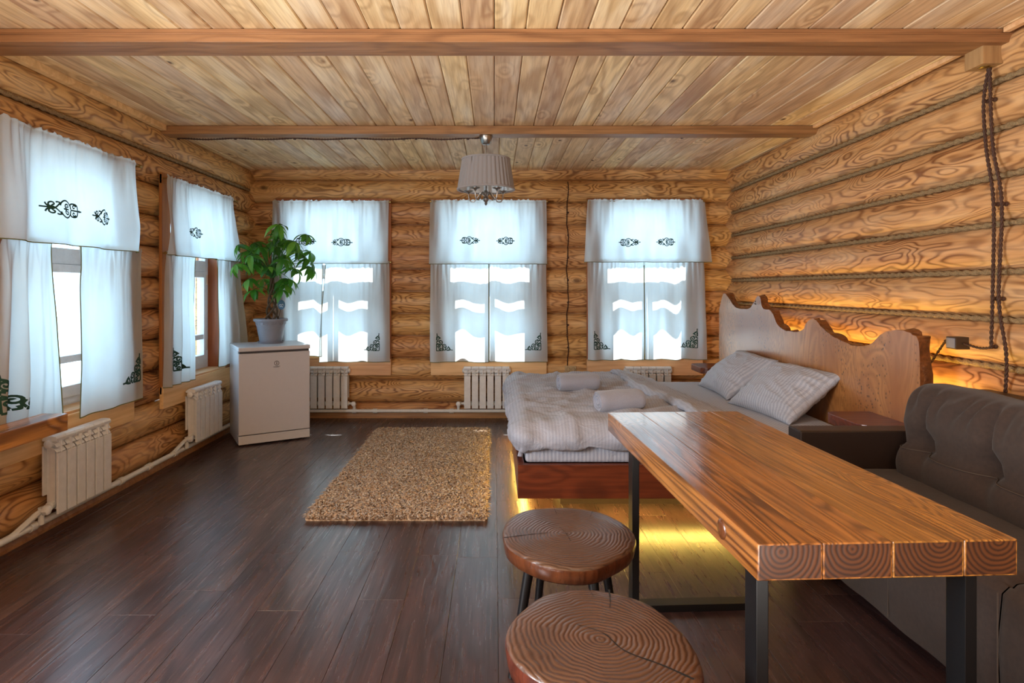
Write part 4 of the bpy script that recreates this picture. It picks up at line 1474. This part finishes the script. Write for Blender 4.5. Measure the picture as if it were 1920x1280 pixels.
# ------------------------------------------------------------------ stools
def stool(label, loc, rx, ry, seed, cracks, rz, th, legrot):
    t = thing('stool', label, 'stool', loc, rz, 'log slice stools by the table')
    H = 0.46
    n = 64
    r = random.Random(seed)
    ph = [r.uniform(0, 6.28) for _ in range(5)]

    def R(a):
        return 1 + 0.035 * math.sin(2 * a + ph[0]) + 0.028 * math.sin(3 * a + ph[1]) + 0.014 * math.sin(5 * a + ph[2]) + 0.006 * math.sin(9 * a + ph[3])
    ring = [(rx * R(2 * PI * k / n) * math.cos(2 * PI * k / n), ry * R(2 * PI * k / n) * math.sin(2 * PI * k / n)) for k in range(n)]
    # top disc with a rounded rim, subdivided rings
    g = G()
    v, f = [(0, 0, H)], []
    scs = [0.25, 0.5, 0.75, 0.95, 0.985, 1.0]
    zs = [H, H, H, H, H - 0.003, H - 0.009]
    for sc, z in zip(scs, zs):
        v += [(x_ * sc, y_ * sc, z) for x_, y_ in ring]
    f += [(0, 1 + k, 1 + (k + 1) % n) for k in range(n)]
    for j in range(len(scs) - 1):
        for k in range(n):
            a, b = 1 + j * n, 1 + (j + 1) * n
            f.append((a + k, b + k, b + (k + 1) % n, a + (k + 1) % n))
    g.add(v, f)
    seat = g.build('seat', MT['stool_top'], t, smooth=True)
    e = G()
    v = []
    lv = [(1.0, H - 0.009), (1.012, H - 0.02), (1.0, H - th * 0.6), (0.985, H - th + 0.008), (0.95, H - th)]
    for sc, z in lv:
        v += [(x_ * sc, y_ * sc, z) for x_, y_ in ring]
    f = []
    for j in range(len(lv) - 1):
        for k in range(n):
            f.append((j * n + k, j * n + (k + 1) % n, (j + 1) * n + (k + 1) % n, (j + 1) * n + k)[::-1])
    f.append(tuple(range((len(lv) - 1) * n, len(lv) * n))[::-1])
    e.add(v, f)
    e.build('bark_edge', MT['stool_bark'], t, smooth=40)
    for (pts, w0, w1) in cracks:
        cg = G()
        pp_ = catmull([(a_ * rx, b_ * ry, 0) for a_, b_ in pts], 6)
        m = len(pp_)
        vv, ff = [], []
        for i, p in enumerate(pp_):
            d = (pp_[min(i + 1, m - 1)] - pp_[max(i - 1, 0)])
            nrm = Vector((-d.y, d.x, 0)).normalized()
            w = w0 + (w1 - w0) * i / (m - 1) + 0.0006 * math.sin(i * 2.1)
            vv += [tuple(p + nrm * w + Vector((0, 0, H + 0.0008))), tuple(p - nrm * w + Vector((0, 0, H + 0.0008)))]
        for i in range(m - 1):
            ff.append((2 * i, 2 * i + 1, 2 * i + 3, 2 * i + 2))
        cg.add(vv, ff)
        cg.build('crack', MT['crack'], seat)
    for k in range(4):
        a = legrot + k * PI / 2
        c, s = math.cos(a), math.sin(a)
        G().tube([(c * rx * 0.66, s * ry * 0.66, H - th), (c * rx * 0.98, s * ry * 0.98, 0.0)], [0.019, 0.014], 12).build('leg', MT['black'], t, smooth=40)
    return t


stool('dark round log slice stool standing farther off, below the bed foot', (0.27, 2.24, 0), 0.235, 0.285, 4,
      [([(-1.0, -0.15), (-0.6, -0.05), (-0.25, 0.02)], 0.0030, 0.0008), ([(-0.1, 0.2), (-0.02, 0.0), (0.02, -0.25)], 0.0006, 0.0012), ([(0.55, 0.75), (0.45, 0.5)], 0.0014, 0.0003),
       ([(-0.1, 0.98), (-0.08, 0.6)], 0.0012, 0.0003)], 0, 0.062, math.radians(25))
stool('round log slice stool with a long black crack, nearest the camera', (0.275, 1.565, 0), 0.236, 0.262, 12,
      [([(-0.22, 0.25), (0.05, 0.1), (0.22, -0.2), (0.55, -0.42), (0.80, -0.62)], 0.0006, 0.0036), ([(0.30, 0.97), (0.27, 0.75), (0.22, 0.55)], 0.0030, 0.0004), ([(0.05, 0.98), (0.08, 0.8)], 0.001, 0.0003)],
      0, 0.07, math.radians(45))

# ------------------------------------------------------------------ sofa
SX0, SX1, SY0, SY1 = 1.55, 2.44, 0.75, 3.10
SO = thing('sofa', 'dark brown fabric sofa with tufted back along the right log wall', 'sofa', (0, 0, 0))


def soft_box(x0, x1, y0, y1, z0, z1, r, name, mat, segs=4, wob=0.0, seed=0):
    g = G().box(x0, x1, y0, y1, z0, z1)
    return g.build(name, MT[mat], SO, bevel=r, segs=segs, smooth=50)


soft_box(SX0 + 0.03, SX1, SY0, SY1 - 0.13, 0.04, 0.30, 0.02, 'base', 'sofa')
soft_box(SX0 - 0.04, SX1, SY1 - 0.125, SY1, 0.0, 0.665, 0.012, 'armrest', 'sofa_dark')
soft_box(2.30, SX1, SY0, SY1 - 0.13, 0.05, 0.875, 0.03, 'back_frame', 'sofa_dark')


def seat_pt_factory(x0, x1, y0, y1, z0, z1):
    def fn(a, b):
        # wraps: bottom front -> front face -> top -> back
        Y = y0 + (y1 - y0) * a
        prof = [(x0 + 0.01, z0), (x0, z0 + 0.05), (x0 - 0.012, (z0 + z1) / 2), (x0 + 0.005, z1 - 0.05), (x0 + 0.05, z1 - 0.008), (x0 + 0.2, z1 + 0.012), ((x0 + x1) / 2, z1 + 0.014), (x1, z1)]
        k = b * (len(prof) - 1)
        i = min(int(k), len(prof) - 2)
        t = k - i
        X = prof[i][0] * (1 - t) + prof[i + 1][0] * t
        Z = prof[i][1] * (1 - t) + prof[i + 1][1] * t
        e = min(a, 1 - a) * (y1 - y0)
        if e < 0.03:
            q = (1 - e / 0.03) ** 2
            X += 0.014 * q * (b < 0.6)
            Z -= 0.014 * q * (b > 0.5)
        n_ = noise.noise(Vector((X * 6, Y * 6, Z * 6)))
        return (X + 0.004 * n_, Y, Z + 0.004 * n_)
    return fn


for (ya, yb) in ((SY0, 1.86), (1.865, SY1 - 0.13)):
    g = G().grid(seat_pt_factory(SX0, 2.20, ya, yb, 0.06, 0.475), 50, 42)
    o = g.build('seat_cushion', MT['sofa'], SO, smooth=True)
    G().tube([(SX0 - 0.010, yb - 0.004 - 0.012, 0.08 + 0.36 * k / 12) for k in range(13)], 0.0022, 5).build('seam_thread', MT['thread'], o)
    G().tube([(SX0 - 0.006, ya + 0.5, 0.08 + 0.36 * k / 12) for k in range(13)], 0.0016, 5).build('seam_thread', MT['thread'], o)

# back cushion: a long puffed roll with a horizontal seam, tufts and creases
TUFTS = [2.80, 2.43, 2.06, 1.69, 1.32, 0.95]
ZSEAM = 0.150


def back_pt(a, b):
    Y = SY1 - 0.135 - (SY1 - 0.135 - SY0) * a
    th = 2 * PI * b
    # rounded upright cross-section, leaning back, lower half thicker
    c, s = math.cos(th), math.sin(th)
    sg = lambda q, k: math.copysign(abs(q) ** k, q)
    hx, hz = 0.135, 0.235
    x = hx * sg(c, 0.62)
    z = hz * sg(s, 0.62)
    e = a * (SY1 - 0.135 - SY0)
    k = 1.0
    if e < 0.10:
        k = (1 - (1 - e / 0.10) ** 2.4) ** 0.42
    x *= 0.25 + 0.75 * k
    z *= 0.90 + 0.10 * k
    zr = z - 0.0
    if c < 0:          # front
        d = 0.0
        # horizontal seam groove
        d += 0.040 * math.exp(-((zr + 0.03) / 0.020) ** 2) + 0.020 * math.exp(-((zr + 0.03) / 0.06) ** 2)
        for ty in TUFTS:
            dy = Y - ty
            d += 0.050 * math.exp(-((dy / 0.055) ** 2 + ((zr + 0.03) / 0.055) ** 2))
            # vertical pulled creases above and below the tuft
            up = max(0.0, zr + 0.03)
            cw = 0.020 + 0.05 * up
            d += 0.038 * math.exp(-(((dy - 0.10 * up) / cw) ** 2)) * math.exp(-((up - 0.08) / 0.12) ** 2) * (zr > -0.03)
            dn = max(0.0, -0.03 - zr)
            d += 0.022 * math.exp(-(((dy + 0.35 * dn) / 0.035) ** 2)) * math.exp(-(dn / 0.10) ** 2) * (zr <= -0.03)
        # gathered wrinkles near the top edge
        d += 0.010 * math.sin(Y * 70 + 6 * noise.noise(Vector((Y * 9, zr * 6, 0)))) * math.exp(-((zr - 0.17) / 0.06) ** 2)
        x += 1.4 * d * min(1, abs(c) * 1.6)
    n_ = noise.noise(Vector((x * 5, Y * 5, z * 5)))
    x += 0.010 * n_
    z += 0.008 * noise.noise(Vector((Y * 5, z * 4, 3.0)))
    X = 2.095 + x + 0.24 * z
    return (X, Y, 0.675 + z)


g = G().grid(back_pt, 190, 72)
# close the far end
cap_n = 73
g.f.append(tuple(j * 191 for j in range(72)))
g.mi.append(0)
bo = g.build('back_cushion', MT['sofa'], SO, smooth=True, weld=0.0006)
pts = []
for k in range(120):
    a = 0.004 + 0.99 * k / 119
    b = 0.5 + 0.035
    q = back_pt(a, b - 0.012)
    pts.append((q[0] - 0.003, q[1], q[2]))
G().tube(pts, 0.0025, 5).build('seam_thread', MT['thread'], bo, smooth=True)

# ------------------------------------------------------------------ hanging lamp
LMX, LMY = -0.066, 4.69
LT = thing('hanging_lamp', 'hanging lamp with pleated grey drum shade and curled metal arms', 'lamp', (LMX, LMY, 0))
zc0 = ZC - 0.066
G().lathe([(0.0, zc0), (0.052, zc0), (0.054, zc0 - 0.008), (0.044, zc0 - 0.03), (0.034, zc0 - 0.062), (0.026, zc0 - 0.068), (0.0, zc0 - 0.068)], 28).build('canopy', MT['metal'], LT, smooth=40)
G().tube([(0, 0, zc0 - 0.066), (0, 0, zc0 - 0.112)], 0.006, 8).build('stem', MT['metal'], LT, smooth=40)
G().tube([(0, 0, zc0 - 0.112), (0.004, 0, zc0 - 0.2), (0, 0, 2.12)], 0.0045, 8).build('stem_rod', MT['metal'], LT, smooth=40)
zt_, zb_ = 2.368, 2.138
R0, R1 = 0.186, 0.222
npl = 38
prof = [(R0 + (R1 - R0) * k / 6, zt_ + (zb_ - zt_) * k / 6) for k in range(7)]
shd = G().lathe(prof, npl * 6, rmod=lambda a, z: 1 + 0.040 * abs(math.sin(a * npl / 2)) ** 0.7 - 0.03 + 0.004 * math.sin(a * npl * 0.5 + 1)).build('shade', MT['shade'], LT, smooth=True)
G().lathe([(r - 0.008, z) for r, z in prof], 64).build('shade_lining', MT['shade_in'], shd, smooth=True)
for r, z in ((R0, zt_), (R1, zb_)):
    G().lathe([(r - 0.009, z - 0.006), (r + 0.005, z - 0.006), (r + 0.005, z + 0.006), (r - 0.009, z + 0.006), (r - 0.009, z - 0.006)], 64).build('shade_trim', MT['shade'], shd, smooth=40)
G().lathe([(0.0, 2.013), (0.006, 2.016), (0.012, 2.028), (0.008, 2.036), (0.022, 2.05), (0.026, 2.062), (0.016, 2.076), (0.010, 2.095), (0.018, 2.11), (0.012, 2.13), (0.0, 2.132)], 20).build('finial', MT['metal'], LT, smooth=40)
for k in range(5):
    a = 2 * PI * k / 5 + 0.35
    c, s = math.cos(a), math.sin(a)
    rz_ = [(0.012, 2.085), (0.04, 2.112), (0.065, 2.085), (0.095, 2.048), (0.128, 2.052), (0.142, 2.090), (0.142, 2.118)]
    pts = catmull([(r * c, r * s, z) for r, z in rz_], 6)
    arm = G().tube(pts, 0.0048, 8).build('arm', MT['metal'], LT, smooth=True)
    G().lathe([(0.005, 0.0), (0.012, 0.012), (0.030, 0.020), (0.034, 0.026), (0.012, 0.022), (0.0, 0.022)], 16, rmod=lambda t_, z: 1 + 0.12 * math.cos(8 * t_)).build('drip_pan', MT['metal'], arm, (0.142 * c, 0.142 * s, 2.108), smooth=True)
    G().lathe([(0.013, 0.02), (0.013, 0.085), (0.0, 0.085)], 12).build('candle_sleeve', MT['tagwhite'], arm, (0.142 * c, 0.142 * s, 2.108), smooth=40)
    G().tube([(0.142 * c, 0.142 * s, 2.19), (0.19 * c, 0.19 * s, 2.26), (R0 * c, R0 * s, 2.36)], 0.002, 5).build('shade_wire', MT['metal'], arm)


# ------------------------------------------------------------------ retro twisted cables, boxes, sockets
def twisted(name, pts, r=0.0045, pitch=0.045, mat='cable', parent=None):
    """two cores twisted round a path"""
    pts = [Vector(p) for p in pts]
    # resample
    L = [0.0]
    for a, b in zip(pts[:-1], pts[1:]):
        L.append(L[-1] + (b - a).length)
    n = max(8, int(L[-1] / pitch * 8))
    res = []
    for i in range(n + 1):
        s = L[-1] * i / n
        k = 0
        while k < len(L) - 2 and L[k + 1] < s:
            k += 1
        t = (s - L[k]) / max(1e-6, L[k + 1] - L[k])
        res.append(pts[k].lerp(pts[k + 1], t))
    g = G()
    for ph in (0, PI):
        q = []
        for i, p in enumerate(res):
            d = (res[min(i + 1, n)] - res[max(i - 1, 0)]).normalized()
            up = Vector((0, 0, 1)) if abs(d.z) < 0.8 else Vector((0, 1, 0))
            u = d.cross(up).normalized()
            w = d.cross(u)
            a = 2 * PI * i / 8 + ph
            q.append(p + (u * math.cos(a) + w * math.sin(a)) * r * 0.75)
        g.tube(q, r, 6)
    return g.build(name, MT[mat], parent, smooth=True)


def insulator(parent, loc, axis):
    R = {'x': Matrix.Rotation(PI / 2, 4, 'Y'), 'y': Matrix.Rotation(PI / 2, 4, 'X'), 'z': Matrix.Identity(4)}[axis]
    G().lathe([(0.0, -0.014), (0.010, -0.014), (0.011, -0.006), (0.007, 0.0), (0.011, 0.006), (0.010, 0.014), (0.0, 0.014)], 12, M=R).build('insulator', MT['cable'], parent, loc, smooth=40)


# along the rear beam to the lamp
yb_ = 4.765
zb_2 = ZC - 0.062
t = thing('beam_cable', 'twisted brown cable strung under the rear ceiling beam to the lamp', 'cable', (0, 0, 0))
clips = [-2.50, -2.05, -1.58, -1.10, -0.62, -0.21]
pts = []
for a, b in zip(clips[:-1], clips[1:]):
    for k in range(6):
        q = k / 6
        pts.append((a + (b - a) * q, yb_ + 0.004, zb_2 - 0.012 * math.sin(PI * q)))
pts += [(clips[-1], yb_ + 0.004, zb_2), (-0.14, 4.75, zb_2 - 0.008), (-0.105, 4.71, zb_2 - 0.012)]
twisted('cable', pts, parent=t)
for c in clips:
    insulator(t, (c, yb_ + 0.004, zb_2), 'z')

# down the back wall to the double socket
t = thing('wall_cable', 'thin brown cable running down the back log wall to the socket', 'cable', (0, 0, 0))
pts = []
clz = [z for z in ZB[1:10]]
X0 = 0.775
yy = YB - 0.066
z = 2.50
pts = []
while z > 0.54:
    # follow the logs: the surface bulges between the seams
    k = [q for q in ZB if q >= z - 1e-6]
    top_ = min(k)
    t_ = (top_ - z) / HB
    pts.append((X0 + 0.008 * math.sin(z * 11), YB - BULGE * max(0, math.sin(PI * t_)) ** 0.75 - 0.010, z))
    z -= 0.03
twisted('cable', pts, r=0.0038, pitch=0.05, parent=t)
for q in ZB[2:10:1]:
    insulator(t, (X0 + 0.004, YB - BULGE - 0.008, q - HB / 2), 'y')

t = thing('wall_socket', 'beige double wall socket on the back wall below the thin cable', 'socket', (0.805, YB - 0.084, 0.513))
so = G().box(-0.058, 0.058, -0.012, 0.018, -0.036, 0.036).build('plate', MT['outlet'], t, bevel=0.005)
for s in (-1, 1):
    G().lathe([(0.019, 0.0), (0.021, 0.003), (0.021, 0.0), (0.015, -0.004), (0.0, -0.004)], 18, M=Matrix.Translation((s * 0.027, -0.013, 0)) @ Matrix.Rotation(PI / 2, 4, 'X')).build('socket_face', MT['socket_dark'], t)

# right wall: junction box, double cord, switch box
t = thing('junction_box', 'square wooden junction box below the front beam on the right wall', 'junction box', (XR - 0.105, 3.0, 2.515))
G().box(-0.05, 0.05, -0.058, 0.058, -0.048, 0.048).build('box', MT['boxwood'], t, bevel=0.004)
G().lathe([(0.0, -0.056), (0.022, -0.054), (0.026, -0.047)], 16).build('outlet_ring', MT['brass'], t, (-0.005, -0.01, 0), smooth=True)


def wallx(z):
    """X of the right wall's log surface at height z"""
    k = [q for q in ZS if q >= z - 1e-6]
    t_ = (min(k) - z) / HS
    return XR - BULGE * max(0.0, math.sin(PI * t_)) ** 0.75


def px2(xp, yp, X):
    s = (xp - 927) / X
    return Vector((X, 1130 / s, CAM_Z - (yp - 540) / s))


XC = XR - 0.098
A1 = [(2.442, 2.977, 2.455), (2.442, 3.008, 2.302), (2.442, 2.993, 2.07), (2.442, 2.948, 1.78), (2.442, 2.955, 1.318), (2.442, 2.963, 1.082)]
A2 = [(2.442, 2.970, 2.455), (2.442, 2.966, 2.298), (2.442, 2.950, 2.05), (2.442, 2.900, 1.775), (2.442, 2.918, 1.318), (2.442, 2.876, 1.062), (2.442, 2.880, 0.872)]
t = thing('twisted_cord', 'twisted brown double cord hanging down the right wall from the wooden box', 'cord', (0, 0, 0))
twisted('cord', catmull(A1, 5), r=0.0052, pitch=0.05, parent=t)
twisted('cord', catmull(A2, 5), r=0.0052, pitch=0.05, parent=t)
for p in (A1[1], A2[1], A1[3], A2[3], A1[4], A2[4], A1[5]):
    insulator(t, (p[0] + 0.012, p[1], p[2]), 'x')

t = thing('switch_box', 'small grey cable box on the right wall between headboard and cord', 'switch box', (XR - 0.105, 3.175, 1.082))
G().box(-0.03, 0.045, -0.036, 0.036, -0.032, 0.032).build('box', MT['socket_dark'], t, bevel=0.006)
G().box(-0.034, -0.028, -0.030, 0.030, -0.026, 0.026).build('cover', MT['pot'], t, bevel=0.003)
t = thing('lead_cable', 'short brown cable joining the small grey box to cord and headboard', 'cable', (0, 0, 0))
twisted('cable', catmull([(2.442, 2.965, 1.078), (2.447, 3.04, 1.068), (2.442, 3.135, 1.082)], 5), r=0.004, pitch=0.04, parent=t)
twisted('cable', catmull([(2.442, 3.213, 1.084), (2.442, 3.26, 1.082), (2.435, 3.30, 1.03), (2.40, 3.33, 0.94)], 5), r=0.004, pitch=0.04, parent=t)
insulator(t, (2.448, 3.255, 1.082), 'x')
